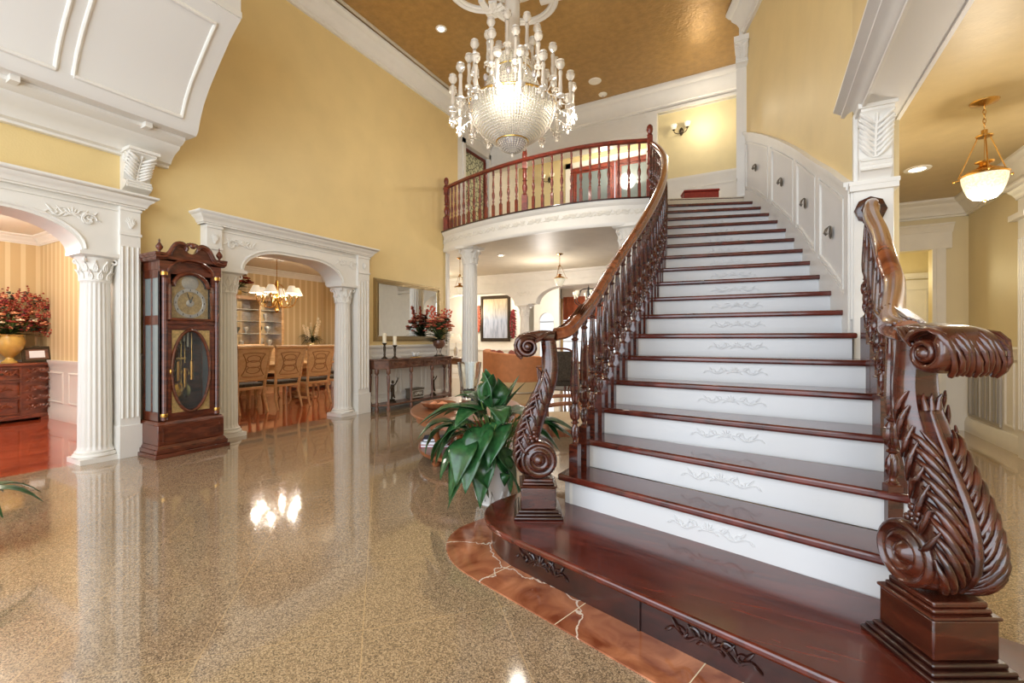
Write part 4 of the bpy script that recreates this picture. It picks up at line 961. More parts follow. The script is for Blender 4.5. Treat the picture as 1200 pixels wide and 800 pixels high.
bp = [(.60, 4.58), (.605, 4.54), (.59, 4.46), (.55, 4.36), (.48, 4.26), (.39, 4.18), (.30, 4.12), (.22, 4.08)]
o = MB().lathe([(r * .96, z) for r, z in bp][::-1], n=48).build('bowl', 'bowlglass', ch)
bs = MB(); q_ = cr_([(a, b, 0) for a, b in bp], 3)
beads(bs, [(p.x, p.y, 84) for p in q_], 0, .017)
tag(bs.build('crystal_strands', 'crystal', ch, ang=5), kind='stuff')
mb = MB()
for r, z, t in ((.615, 4.585, .018), (.225, 4.08, .012), (.40, 4.66, .012), (.27, 5.08, .012)):
    mb.tube([(r * cos(2 * pi * k / 48), r * sin(2 * pi * k / 48), z) for k in range(49)], t, n=8, cap=False)
mb.build('gilt_rings', 'gold_bright', ch)
fp = [(.215, 4.07), (.19, 4.02), (.15, 3.98), (.09, 3.95), (.03, 3.935)]
MB().lathe([(r * .92, z) for r, z in fp][::-1], n=32).build('finial_bowl', 'crystal_d', ch)
bs = MB(); q_ = cr_([(a, b, 0) for a, b in fp], 2); beads(bs, [(p.x, p.y, 30) for p in q_], 0, .014)
tag(bs.build('finial_beads', 'crystal', ch, ang=5), kind='stuff')
MB().lathe([(.0, 3.93), (.018, 3.915), (.024, 3.89), (.018, 3.865), (.0, 3.85)][::-1], n=12, cap=False).build('drop', 'crystal', ch)
dp = [(.40, 4.66), (.41, 4.74), (.37, 4.88), (.30, 5.0), (.26, 5.07)]
MB().lathe([(r * .95, z) for r, z in dp], n=32).build('dome', 'bowlglass', ch)
bs = MB(); q_ = cr_([(a, b, 0) for a, b in dp], 3); beads(bs, [(p.x, p.y, 60) for p in q_], 0, .017)
q_ = cr_([(.26, 5.10, 0), (.27, 5.18, 0), (.22, 5.27, 0), (.13, 5.33, 0)], 3); beads(bs, [(p.x, p.y, 36) for p in q_], 0, .016)
tag(bs.build('dome_beads', 'crystal', ch, ang=5), kind='stuff')
MB().lathe([(.25, 5.09), (.25, 5.18), (.2, 5.26), (.11, 5.32)], n=24).build('crown', 'bowlglass', ch)
def arm_tier(r, zt, zs, rs, n, ph):
    am = MB(); zc = zt - .50
    am.tube(cr_([(rs, 0, zs), (rs + (r - rs) * .35, 0, zs - .10), (rs + (r - rs) * .75, 0, zs - .06 + (zc - zs) * .5), (r, 0, zc)], 5), .010, n=6)
    am.lathe([(.0, -.03), (.02, -.02), (.055, .0), (.062, .018), (.02, .02), (.018, .05), (.026, .06), (.0, .07)], r, 0, zc, n=10, cap=False)
    for k in range(5): a = 2 * pi * k / 5; am.ell((r + .055 * cos(a), .055 * sin(a), zc - .03), (.008, .008, .022), 5, 4)
    am.ell((r, 0, zc - .08), (.03, .03, .045), 8, 6)
    for q in range(3): am.ell((rs + (r - rs) * (.35 + .2 * q), 0, zs - .13 + .5 * (zc - zs) * (q / 3)), (.010, .010, .03), 5, 4)
    a0 = am.build('arm', 'crystal', ch, ang=30)
    gm = MB().lathe([(.026, .06), (.030, .10), (.024, .18), (.022, .26), (.030, .30), (.026, .33)], r, 0, zc, n=12, cap=False)
    gm.lathe([(.018, .35), (.035, .37), (.058, .40), (.062, .43), (.048, .455), (.052, .47), (.028, .49), (.0, .50)], r, 0, zc, n=10, cap=False)
    gm.build('glass_tube', 'crystal', a0, ang=20)
    MB().ell((r, 0, zc + .16), (.014, .014, .06), 8, 6).build('candle_bulb', 'candle_bulb', a0)
    for k in range(n):
        a = 2 * pi * (k + ph) / n
        if k == 0: a0.rotation_euler = (0, 0, a); continue
        c = a0.copy(); COL.objects.link(c); c.parent = ch; c.rotation_euler = (0, 0, a)
        for d in a0.children: e = d.copy(); COL.objects.link(e); e.parent = c
arm_tier(.86, 4.92, 4.62, .58, 18, .3); arm_tier(.62, 5.34, 4.72, .40, 12, .1); arm_tier(.36, 5.74, 5.10, .26, 8, .4)
dm = MB()
for k in range(36):
    a = 2 * pi * k / 36
    for q in range(3): dm.ell((.63 * cos(a), .63 * sin(a), 4.55 - .035 * q), (.008, .008, .018), 5, 4)
for k in range(8):
    a = 2 * pi * (k + .5) / 8; dm.ell((.47 * cos(a), .47 * sin(a), 4.84), (.035, .035, .05), 8, 6); dm.tube([(.47 * cos(a), .47 * sin(a), 4.84), (.5 * cos(a), .5 * sin(a), 4.6)], .005, n=5)
tag(dm.build('hanging_drops', 'crystal_d', ch, ang=30), kind='stuff')

# ---------------------------------------------------------------- small ceiling fittings, sconces, lanterns
def downl(label, x, y, z, r=.075):
    t = thing('recessed_light', label, 'ceiling light', (x, y, z))
    MB().lathe([(r * .72, -.004), (r * .8, -.012), (r * 1.2, -.008), (r * 1.25, 0)], n=28, cap=False).build('trim_ring', 'plastic', t)
    MB().lathe([(0, -.003), (r * .75, -.003), (r * .75, 0)], n=24, cap=False).build('lens', 'downlight', t)
downl('round recessed spotlight lit in the gold ceiling left of the crystal chandelier', -4.73, 6.07, ZC)
downl('round recessed spotlight lit in the gold ceiling of the side hall', 1.52, 6.66, 3.16, .10)
downl('round recessed spotlight lit in the cream ceiling under the balcony', -5.15, 8.77, 3.13)
t = thing('ceiling_speaker', 'larger round white vent disc on the gold ceiling right of the chandelier', 'ceiling vent', (-2.97, 8.81, ZC))
MB().lathe([(.0, -.02), (.05, -.022), (.10, -.016), (.125, -.008), (.13, 0)], n=32, cap=False).build('cover', 'plastic', t)
MB().lathe([(.05, -.024), (.055, -.028), (.06, -.024)], n=24, cap=False).build('ring', 'plastic', t)
t = thing('smoke_detector', 'small white smoke detector on the gold ceiling near the rear cornice', 'smoke detector', (-2.98, 9.36, ZC))
MB().lathe([(.0, -.045), (.04, -.045), (.06, -.03), (.085, -.02), (.09, 0)], n=24, cap=False).build('housing', 'plastic', t)
MB().lathe([(.0, -.05), (.018, -.05), (.02, -.04)], n=12, cap=False).build('sensor_grid', 'grille', t)
def sconce(label, x, y, z):
    t = thing('wall_sconce', label, 'wall light', (x, y, z))
    MB().lathe([(0, -.09), (.02, -.08), (.035, -.03), (.045, 0), (.035, .04), (.015, .07), (0, .08)], 0, -.02, 0, n=16, cap=False).build('backplate', 'bronze', t)
    for s in (-1, 1):
        a = MB().tube(cr_([(0, -.03, -.02), (s * .05, -.10, -.07), (s * .11, -.12, -.05), (s * .13, -.12, .0)], 5), .008, n=6); a.lathe([(.01, 0), (.03, .012), (.03, .02)], s * .13, -.12, 0, n=12)
        ao = a.build('arm', 'bronze', t); MB().lathe([(.022, .02), (.045, .05), (.055, .09), (.06, .12)], s * .13, -.12, 0, n=16, cap=False).build('glass_shade', 'glasslit', ao, solid=.003)
        MB().ell((s * .13, -.12, .07), (.018, .018, .03)).build('bulb', 'bulb', ao)
sconce('two-arm bronze sconce with glass shades on the pale landing wall above the stairs', -1.46, 9.80, 5.50)
sconce('two-arm sconce on the yellow hall wall glimpsed behind the balcony railing', -5.05, 11.2, 5.55)
def lantern(label, x, y, zc, zb, k=1.0, gold='brass'):
    t = thing('pendant_lantern', label, 'pendant light', (x, y, zb)); h = zc - zb
    MB().lathe([(0, h - .035), (.03, h - .03), (.05 * k, h - .022), (.085 * k, h - .01), (.09 * k, h)], n=20, cap=False).build('canopy', gold, t)
    c = MB()
    n = max(3, int((h - .62 * k) / .034)); 
    for q in range(n):
        z = h - .03 - (q + .5) * (h - .05 - .56 * k) / n; L = (h - .05 - .56 * k) / n * .68
        c.tube([((cos(a) * .009 if q % 2 else 0), (0 if q % 2 else cos(a) * .009), z + sin(a) * L) for a in [2 * pi * i / 8 for i in range(9)]], .0028, n=5, cap=False)
    c.build('chain', gold, t)
    m_ = MB().lathe([(0, .50 * k), (.05 * k, .505 * k), (.055 * k, .515 * k), (.02 * k, .53 * k), (.02 * k, .56 * k), (0, .57 * k)], n=16, cap=False)
    m_.lathe([(.145 * k, .19 * k), (.15 * k, .20 * k), (.12 * k, .225 * k), (.07 * k, .25 * k), (.035 * k, .27 * k), (.03 * k, .285 * k), (.055 * k, .295 * k), (.06 * k, .305 * k), (.02 * k, .315 * k), (0, .32 * k)], n=24, cap=False)
    m_.tube([(0, 0, .31 * k), (0, 0, .51 * k)], .003, n=5)
    m_.build('cap', gold, t)
    r = MB()
    for q in range(3):
        a = 2 * pi * q / 3 + .35; r.tube([(.04 * k * cos(a), .04 * k * sin(a), .515 * k), (.165 * k * cos(a), .165 * k * sin(a), .215 * k)], .005 * k, n=6)
        r.tube([(.12 * k * cos(a), .12 * k * sin(a), .205 * k), (.19 * k * cos(a), .19 * k * sin(a), .20 * k)], .005 * k, n=6); r.ell((.195 * k * cos(a), .195 * k * sin(a), .20 * k), .011 * k, 8, 5)
    r.build('rods', gold, t)
    g = MB().lathe([(.0, .0), (.03 * k, .002), (.07 * k, .012), (.10 * k, .045), (.122 * k, .10), (.135 * k, .15), (.14 * k, .192 * k)], n=32, cap=False, flute=16)
    g.build('glass_bowl', 'glasslit', t); MB().lathe([(0, -.02), (.01, -.012), (.012, 0), (0, .004)], n=10, cap=False).build('finial', gold, t)
lantern('brass lantern with textured glass bowl hanging in the side hall at right', 1.56, 5.03, 3.16, 2.37)
lantern('glass lantern on a chain under the balcony, right of the fluted column', -3.93, 9.26, 3.13, 2.42, .85)
lantern('glass lantern on a chain between the left wall corner and the fluted column', -6.17, 8.62, 3.13, 2.28, .85)
for i, (n, dz) in enumerate(((17.6, .52), (14.5, .52), (11.6, .52), (9.0, .50))):
    q = pt(Rr, n); nn = rn(n); a = atan2(nn.y, nn.x)
    t = thing('step_light', ['topmost', 'second from the top', 'third from the top', 'lowest'][i] + ' of the four small bronze shell lights on the curved stair panelling', 'step light', (q.x + nn.x * .028, q.y + nn.y * .028, n * R_ + dz), a)
    b = MB(); b.M = Matrix.Rotation(pi / 2, 4, 'Y'); b.lathe([(.032, 0), (.036, .004), (.028, .012), (.0, .014)], n=16, cap=False, sx=1.6); b.M = None; b.build('backplate', 'pewter', t)
    b = MB(); 
    for s in (-2, -1, 0, 1, 2): b.tube([(.012, s * .004, .055), (.035, s * .009, .03), (.045, s * .014, .0), (.03, s * .016, -.02)], lambda t_: .004 + .005 * sin(pi * t_), n=6)
    b.build('shell_hood', 'pewter', t)

# ---------------------------------------------------------------- grandfather clock
ck = thing('grandfather_clock', 'tall walnut grandfather clock with oval glass door between the two archways', 'clock', (-5.98, 2.66, 0), 0)
# local: x out from the wall, y along the wall (width)
mb = MB()
mb.box(.02, .52, -.375, .375, .0, .045).box(.025, .50, -.36, .36, .045, .09).frustum(.26, 0, .09, .13, .47, .70, .43, .66)
mb.box(.04, .47, -.33, .33, .13, .34).frustum(.25, 0, .34, .375, .44, .67, .40, .63)
mb.build('base', 'clock_wood', ck, bevel=.006)
mb = MB(); frame(mb, (.47, 0, 0), (0, 1, 0), (0, 0, 1), (1, 0, 0), -.29, .29, .15, .32, .02, .014); mb.build('base_panel', 'clock_wood', ck)
mb = MB().box(.05, .07, -.29, .29, .375, 1.95)
for s in (-1, 1):
    for (a, b) in ((.05, .09), (.40, .43)): mb.box(a, b, s * .30 if s < 0 else .275, -.275 if s < 0 else .30, .375, 2.0)
    for (c, d) in ((.376, .47), (1.40, 1.50), (1.90, 1.99)): mb.box(.09, .40, -.299 if s < 0 else .276, -.276 if s < 0 else .299, c, d)
    for (c, d) in ((.47, 1.40), (1.50, 1.90)): mb.box(.235, .255, s * .297 if s < 0 else .280, -.280 if s < 0 else .297, c, d)
    mb.box(.40, .43, s * .28 - .02, s * .28 + .02, .375, 2.0)
mb.box(.39, .43, -.26, .26, 1.40, 1.44).box(.05, .43, -.29, .29, 1.95, 2.0).box(.05, .43, -.29, .29, .36, .40)
mb.build('case', 'clock_wood', ck, bevel=.003)
for s in (-1, 1):
    g = MB().box(.10, .39, s * .287 - .002, s * .287 + .002, .46, 1.41).box(.09, .40, s * .287 - .002, s * .287 + .002, 1.49, 1.91); g.build('side_glass', 'side_glass', ck)
    m_ = MB().lathe([(.032, 0), (.032, .05), (.024, .06), (.022, .08, .15), (.022, 1.50, .15), (.024, 1.52), (.032, 1.53), (.032, 1.58)], .445, s * .262, .39, n=24, flute=12); m_.build('corner_column', 'clock_wood', ck)
    for z_ in (.425, 1.925): MB().lathe([(.033, 0), (.036, .02), (.033, .035)], .445, s * .262, z_, n=16).build('brass_collar', 'brass', ck)
# lower door with oval glass
N = 40
ov = [(.185 * cos(2 * pi * k / N), .90 + .44 * sin(2 * pi * k / N)) for k in range(N)]
def ringplate(mb, outer, inner, x0, x1):
    n = len(inner); vs = [(x1, a, b) for a, b in outer] + [(x1, a, b) for a, b in inner] + [(x0, a, b) for a, b in outer] + [(x0, a, b) for a, b in inner]
    fs = []
    for i in range(n):
        j = (i + 1) % n; fs += [(i, j, n + j, n + i), (n + i, n + j, 3 * n + j, 3 * n + i), (2 * n + i, 2 * n + j, j, i)]
    mb.add(vs, fs)
def sq(a, b, w_, h_):
    r = max(abs(a) / w_, abs(b) / h_); return (a / r, b / r)
out = [(lambda q: (q[0], .90 + q[1]))(sq(.185 * cos(2 * pi * k / N), .44 * sin(2 * pi * k / N), .225, .49)) for k in range(N)]
dm = MB(); ringplate(dm, out, ov, .42, .435); do = dm.build('trunk_door', 'dial', ck)
dm = MB(); dm.tube([(.44, a * 1.03, .9 + (b - .9) * 1.015) for a, b in ov + [ov[0]]], .017, n=8, cap=False); frame(dm, (.43, 0, 0), (0, 1, 0), (0, 0, 1), (1, 0, 0), -.245, .245, .40, 1.40, .055, .024); dm.build('door_frame', 'clock_wood', do)
MB().extr([(a, b) for a, b in ov], (.425, 0, 0), (0, 1, 0), (0, 0, 1), (.003, 0, 0)).build('oval_glass', 'pane', do)
MB().ell((.465, -.21, .90), (.008, .010, .03)).build('escutcheon', 'brass', do)
mb = MB()
for y in (-.07, 0, .07): mb.tube([(.30, y, 1.38), (.30, y, .98)], .003, n=5); mb.lathe([(.0, 0), (.022, .01), (.022, .22), (.0, .23)], .30, y, .78 if y else .70, n=16, cap=False)
mb.build('weights', 'brass', ck)
mb = MB().tube([(.22, 0, 1.38), (.22, 0, .70)], .005, n=6).box(.215, .225, -.05, .05, 1.02, 1.04)
for s in (-1, 1): mb.tube([(.22, s * q[0], .86 + q[1]) for q in spiral(.05, 0, .05, .015, pi, -3.5, 16)], .006, n=6)
mb.M = Matrix.Translation((.22, 0, .66)) @ Matrix.Rotation(pi / 2, 4, 'Y'); mb.lathe([(0, -.01), (.09, -.008), (.10, 0), (.09, .008), (.0, .014)], n=28, cap=False); mb.M = None
mb.build('pendulum', 'gold_bright', ck)
mb = MB()
for k in range(7): y = -.11 + .036 * k; mb.tube([(.14, y, 1.36), (.14, y, 1.16 + .03 * (k % 3))], .011, n=8)
mb.build('chime_rods', 'silver', ck)
# dial door with arched top
dd = arch = [(-.20, 1.46), (.20, 1.46), (.20, 1.83)] + [(.20 - .04 + .0 * k, 1.83) for k in (0,)] + [(.16 * cos(pi * k / 16), 1.83 + .14 * sin(pi * k / 16)) for k in range(17)] + [(-.20, 1.83)]
mb = MB().extr([(a * .92, 1.465 + (b - 1.465) * .96) for a, b in dd], (.405, 0, 0), (0, 1, 0), (0, 0, 1), (.008, 0, 0)); dl = mb.build('dial_plate', 'dial', ck)
mb = MB(); mb.tube([(.44, a * 1.06, b) for a, b in dd + [dd[0]]], .022, n=8, cap=False); mb.box(.425, .45, -.25, -.205, 1.44, 1.95).box(.425, .45, .205, .25, 1.44, 1.95).box(.425, .45, -.25, .25, 1.41, 1.455); mb.build('dial_door', 'clock_wood', ck)
MB().extr([(a, b) for a, b in dd], (.438, 0, 0), (0, 1, 0), (0, 0, 1), (.002, 0, 0)).build('dial_glass', 'pane', ck)
mb = MB(); mb.M = Matrix.Translation((.415, 0, 1.645)) @ Matrix.Rotation(pi / 2, 4, 'Y'); mb.lathe([(.125, 0), (.128, .004), (.16, .004), (.163, 0)], n=40, cap=False); mb.lathe([(.0, .003), (.035, .003), (.04, 0)], n=24, cap=False); mb.M = Matrix.Translation((.415, 0, 1.87)) @ Matrix.Rotation(pi / 2, 4, 'Y'); mb.lathe([(.0, .006), (.08, .003), (.085, 0)], n=28, cap=False); mb.M = None
mb.build('chapter_ring', 'silver', dl)
mb = MB()
for k in range(12): a = 2 * pi * k / 12; mb.cbox((.421, .144 * sin(a), 1.645 + .144 * cos(a)), (.002, .006, .022), 0)
mb.tube([(.424, 0, 1.645), (.424, -.035, 1.76)], .0035, n=5).tube([(.424, 0, 1.645), (.424, .02, 1.72)], .0045, n=5); mb.build('hands', 'black', dl)
# hood
hd = MB().box(.05, .405, -.305, .305, 1.985, 2.09)
hp = [(-.31, 1.96), (-.26, 1.96)] + [(.22 * cos(pi - pi * k / 14) , 1.96 + .13 * sin(pi * k / 14)) for k in range(15)] + [(.26, 1.96), (.31, 1.96), (.31, 2.10)]
hf = [(.26, 2.105), (.225, 2.135), (.198, 2.185), (.172, 2.235), (.135, 2.265), (.09, 2.27), (.055, 2.245), (.04, 2.205), (.025, 2.19)]
top_ = [(.31, 2.10)] + hf + [(0, 2.185)] + [(-a_, b_) for a_, b_ in hf[::-1]] + [(-.31, 2.10)]
hd.extr(hp + top_[1:], (.40, 0, 0), (0, 1, 0), (0, 0, 1), (.05, 0, 0))
hd.build('hood', 'clock_wood', ck, bevel=.003)
mo = MB()
for s in (-1, 1):
    for off, rr, xx in ((0, .018, .455), (.020, .020, .470), (.038, .014, .46)):
        mo.tube([(xx, s * q[0] * (1 + off), q[1] + off * .8) for q in cr_([(.345, 2.10, 0), (.27, 2.105, 0), (.225, 2.135, 0), (.195, 2.19, 0), (.165, 2.24, 0), (.125, 2.262, 0), (.085, 2.262, 0), (.058, 2.238, 0), (.052, 2.21, 0)], 3)], rr, n=8)
    mo.box(.02, .47, s * .325 - .02, s * .325 + .02, 2.09, 2.115).box(.01, .49, s * .335 - .02, s * .335 + .02, 2.115, 2.135)
    mo.box(.02, .49, s * .31 - .05, s * .31 + .05, 2.136, 2.16)
mo.box(.01, .45, -.34, .34, 2.08, 2.10); mo.build('cornice_moulding', 'clock_wood', ck, ang=50)
MB().tube([(.45, .225 * cos(pi * k / 18), 1.965 + .15 * sin(pi * k / 18)) for k in range(19)], .014, n=8).build('arch_moulding', 'clock_wood', ck)
cc = MB()
for k in range(9): a = pi * k / 8; cc.ell((.465, .06 * cos(a), 2.262 + .030 * sin(a)), (.018, .018, .020), 8, 5)
cc.ell((.475, 0, 2.27), (.022, .034, .030), 10, 6); cc.build('carved_crest', 'clock_wood', ck)
for s in (-1, 1):
    MB().lathe([(.02, 0), (.025, .01), (.012, .02), (.012, .03), (.03, .055), (.034, .075), (.022, .095), (.008, .12), (.010, .135), (.0, .16)], .43, s * .30, 2.15, n=16).build('finial', 'clock_wood', ck)

# ---------------------------------------------------------------- mirror and console table
mr = thing('hanging_mirror', 'large wall mirror in a champagne gilt frame above the console table', 'mirror', (-6.0, 6.7, 1.75))
mb = MB()
for off, x1, wd_ in ((0, .035, .10), (.012, .055, .05), (.078, .045, .02)):
    frame(mb, (.0, 0, 0), (0, 1, 0), (0, 0, 1), (1, 0, 0), -.92 + off, .92 - off, -.54 + off, .58 - off, wd_, x1)
for k in range(60):
    t = (k + .5) / 60
    for z in (-.505, .545): mb.ell((.05, -.88 + 1.76 * t, z), (.008, .012, .010), 6, 4)
mb.build('frame', 'frame_gold', mr); MB().box(.01, .02, -.83, .83, -.45, .49).build('glass', 'mirror', mr)
mb = MB(); frame(mb, (.02, 0, 0), (0, 1, 0), (0, 0, 1), (1, 0, 0), -.83, .83, -.45, .49, .02, .006)
mb.build('bevel_strip', 'mirror', mr)

cs = thing('console_table', 'long narrow carved console table with lower shelf under the gilt mirror', 'console table', (-5.97, 6.68, 0))
def demi(w_, d, n=4): return [(.0, -w_), (d * .55, -w_), (d, -w_ + .18), (d, w_ - .18), (d * .55, w_), (0, w_)]
MB().prism([(a, b) for a, b in demi(1.10, .36)], .875, .90).build('top', 'console_wood', cs, bevel=.006)
MB().prism([(a + .01 if a == 0 else a - .03, b * .97) for a, b in demi(1.10, .36)], .73, .875).build('apron', 'console_wood', cs, bevel=.003)
MB().prism([(a + .01 if a == 0 else a - .03, b * .97) for a, b in demi(1.10, .36)], .09, .12).build('shelf', 'console_wood', cs, bevel=.004)
mb = MB()
for y0 in (-.86, -.43, 0, .43): frame(mb, (.33, 0, 0), (0, 1, 0), (0, 0, 1), (1, 0, 0), y0 + .02, y0 + .41, .745, .86, .012, .01); applique(mb, (.332, y0 + .215, .80), (0, 1, 0), (0, 0, 1), (1, 0, 0), .26, .07, .006, 5)
mb.build('carved_drawer_fronts', 'console_wood', cs)
for i, (x, y) in enumerate(((.04, -1.04), (.19, -1.03), (.31, -.88), (.31, -.30), (.31, .30), (.31, .86), (.19, 1.03), (.04, 1.04))):
    MB().lathe([(.03, 0), (.036, .02), (.036, .05), (.022, .07), (.022, .09), (.034, .12), (.030, .14), (.018, .17), (.022, .4), (.028, .60), (.018, .63), (.036, .655), (.036, .70), (.034, .73)], x, y, 0, n=14).build('leg', 'console_wood', cs)
ZT = .90
def candlestick(label, y, x, h, ch_):
    t = thing('candlestick', label, 'candlestick', (x, y, ZT))
    MB().lathe([(.055, 0), (.055, .015), (.03, .03), (.016, .05), (.02, .08), (.016, .10), (.022, .16), (.022, h - .06), (.014, h - .05), (.03, h - .02), (.045, h)], n=16, flute=8).build('stand', 'bronze', t)
    MB().lathe([(.034, 0), (.034, ch_ - .01), (.028, ch_), (.0, ch_ - .01)], 0, 0, h, n=16).build('candle', 'candle', t)
candlestick('left bronze candlestick with the taller ivory candle on the console table', 5.83, -5.78, .28, .17)
candlestick('right bronze candlestick with the shorter ivory candle on the console table', 6.02, -5.72, .24, .16)
t = thing('porcelain_ornament', 'small white and gold porcelain ornament in the middle of the console table', 'ornament', (-5.75, 6.6, ZT))
MB().box(-.05, .05, -.09, .09, 0, .015).build('base', 'gold_bright', t)
mb = MB().ell((0, -.04, .055), (.035, .04, .04)).ell((0, -.075, .09), (.02, .022, .022)).ell((0, .045, .05), (.035, .05, .035)).ell((0, .09, .085), (.02, .02, .025)).ell((0, .0, .075), (.025, .03, .02)); mb.build('figures', 'pot_white', t)

def leafblade(mb, p0, p1, p2, wd_, up=(0, 0, 1), fold=.25, n=8, shape=.75, m=4, wave=0):
    p0, p1, p2 = Vector(p0), Vector(p1), Vector(p2); up = Vector(up)
    def f(u, v):
        c = p0 * (1 - u) ** 2 + p1 * 2 * u * (1 - u) + p2 * u * u; t = ((p1 - p0) * (1 - u) + (p2 - p1) * u); t = t.normalized() if t.length > 1e-6 else Vector((0, 0, 1))
        s = t.cross(up); s = s.normalized() if s.length > .05 else t.orthogonal().normalized(); nn = s.cross(t)
        w_ = wd_ * max(.0, sin(pi * min(1, u ** shape * .97 + .02))); x = (v - .5) * 2
        return c + s * (x * w_ * .5) + nn * (abs(x) * w_ * fold + wave * w_ * sin(u * 14) * abs(x))
    mb.grid(f, n, m)
def rnd(a, b): return a + (b - a) * random.random()
def bouquet(t, z0, spread, height, mats, nfl=26, nleaf=30, lean=(0, 0), fr=.03, leafm='leaf_d', flat=.8):
    st = MB(); lf = MB(); F = {m_: MB() for m_ in mats}
    for k in range(nfl):
        a = 2.399 * k; rr = sqrt((k + .5) / nfl) * spread; h = height * (1 - .55 * (rr / spread) ** 2) * rnd(.7, 1.05)
        p = Vector((rr * cos(a) * flat + lean[0], rr * sin(a) + lean[1], z0 + h)); st.tube([(0, 0, z0 - .02), (p.x * .35, p.y * .35, z0 + h * .55), p], .003, n=4)
        m_ = mats[k % len(mats)]; s = fr * rnd(.7, 1.25)
        for q in range(6):
            b = 2 * pi * q / 6; F[m_].ell((p.x + s * .7 * cos(b), p.y + s * .7 * sin(b), p.z + s * .25 * sin(3 * b)), (s * .6, s * .6, s * .32), 6, 4)
        F[m_].ell(p + Vector((0, 0, s * .2)), s * .45, 6, 4)
    for k in range(nleaf):
        a = 2.399 * k + 1; rr = spread * rnd(.7, 1.25); h = height * rnd(-.15, .8) * (1 - .3 * (k % 2))
        leafblade(lf, (0, 0, z0), (rr * .4 * cos(a) * flat, rr * .4 * sin(a), z0 + h * .9 + .04), (rr * cos(a) * flat, rr * sin(a), z0 + h * .75), .035 * rnd(.7, 1.4), n=5, m=2)
    st.build('stems', 'stem', t); tag(lf.build('foliage', leafm, t), kind='stuff')
    for m_ in mats: tag(F[m_].build('blossoms', m_, t), kind='stuff')
t = thing('flower_arrangement', 'coral and rust flower arrangement in a footed bronze bowl on the console table', 'flower arrangement', (-5.74, 7.3, ZT))
MB().lathe([(.10, 0), (.10, .02), (.06, .03)], n=20).build('base', 'bronze', t)
mb = MB()
for k in range(3): a = 2 * pi * k / 3; mb.tube(cr_([(.07 * cos(a), .07 * sin(a), .02), (.04 * cos(a), .04 * sin(a), .09), (.08 * cos(a), .08 * sin(a), .2)], 4), .006, n=6)
mb.build('stand', 'bronze', t)
MB().lathe([(.0, .15), (.06, .16), (.115, .22), (.13, .30), (.12, .33)], n=24, cap=False).build('bowl', 'console_wood', t)
bouquet(t, .32, .38, .58, ['fl_coral', 'fl_rust', 'fl_coral', 'fl_peach', 'leaf_d'], 64, 80, fr=.046, flat=.5)
mb = MB()
for k in range(6):
    a = k * .7; h = rnd(.50, .74); b = Vector((rnd(-.06, .1), -.20 + .08 * k + rnd(-.03, .03), 0))
    for q in range(12): z = .45 + h * (.35 + .65 * q / 12); mb.ell((b.x + .02 * sin(q * 2.1), b.y * (1 + .05 * q) + .022 * cos(q * 2), z), (.024, .024, .022), 5, 4)
tag(mb.build('flower_spikes', 'fl_coral', t), kind='stuff')
def figure(t, s=1.0):
    V_ = Vector
    mb = MB().lathe([(.07, 0), (.07, .02), (.045, .03), (.05, .05), (.03, .06)], n=14)
    mb.tube(cr_([(-.02, 0, .06), (-.02, .015, .14), (0, .0, .2)], 4), lambda u: .016 + .014 * u, n=8).tube(cr_([(.035, .02, .08), (.03, -.01, .15), (.01, .0, .21)], 4), lambda u: .014 + .014 * u, n=8)
    mb.tube([(0, 0, .19), (0, 0, .26), (.005, 0, .315)], lambda u: .036 - .004 * sin(u * 3), n=10).ell((.008, 0, .36), (.027, .025, .033))
    mb.tube(cr_([(0, .03, .30), (0, .075, .32), (.0, .12, .38)], 4), .012, n=6).tube(cr_([(0, -.03, .30), (.02, -.06, .25), (.03, -.04, .2)], 4), .012, n=6)
    return mb
t = thing('cherub_statue', 'dark cherub statuette with a raised arm on the left of the console shelf', 'statuette', (-5.78, 6.02, .12)); figure(t).build('figure', 'bronze', t)
MB().tube([(0, .12, .36), (0, .14, .43)], lambda u: .01 + .01 * u, n=8).build('torch', 'pewter', t)
t = thing('cherub_statue', 'dark statuette partly hidden behind the right legs of the console table', 'statuette', (-5.80, 7.18, .12)); figure(t).build('figure', 'bronze', t)
t = thing('carved_box', 'carved grey metal casket on the console shelf', 'box', (-5.78, 6.62, .12))
MB().box(-.08, .08, -.17, .17, .02, .17).build('body', 'pewter', t, bevel=.004); MB().box(-.088, .088, -.178, .178, .17, .20).build('lid', 'pewter', t, bevel=.008)
mb = MB(); frame(mb, (.08, 0, 0), (0, 1, 0), (0, 0, 1), (1, 0, 0), -.16, .16, .03, .165, .015, .008); applique(mb, (.082, 0, .095), (0, 1, 0), (0, 0, 1), (1, 0, 0), .24, .09, .006); mb.build('relief', 'silver', t)
mb = MB()
for x in (-.06, .06):
    for y in (-.14, .14): mb.ell((x, y, .012), (.016, .016, .012))
mb.build('feet', 'pewter', t)

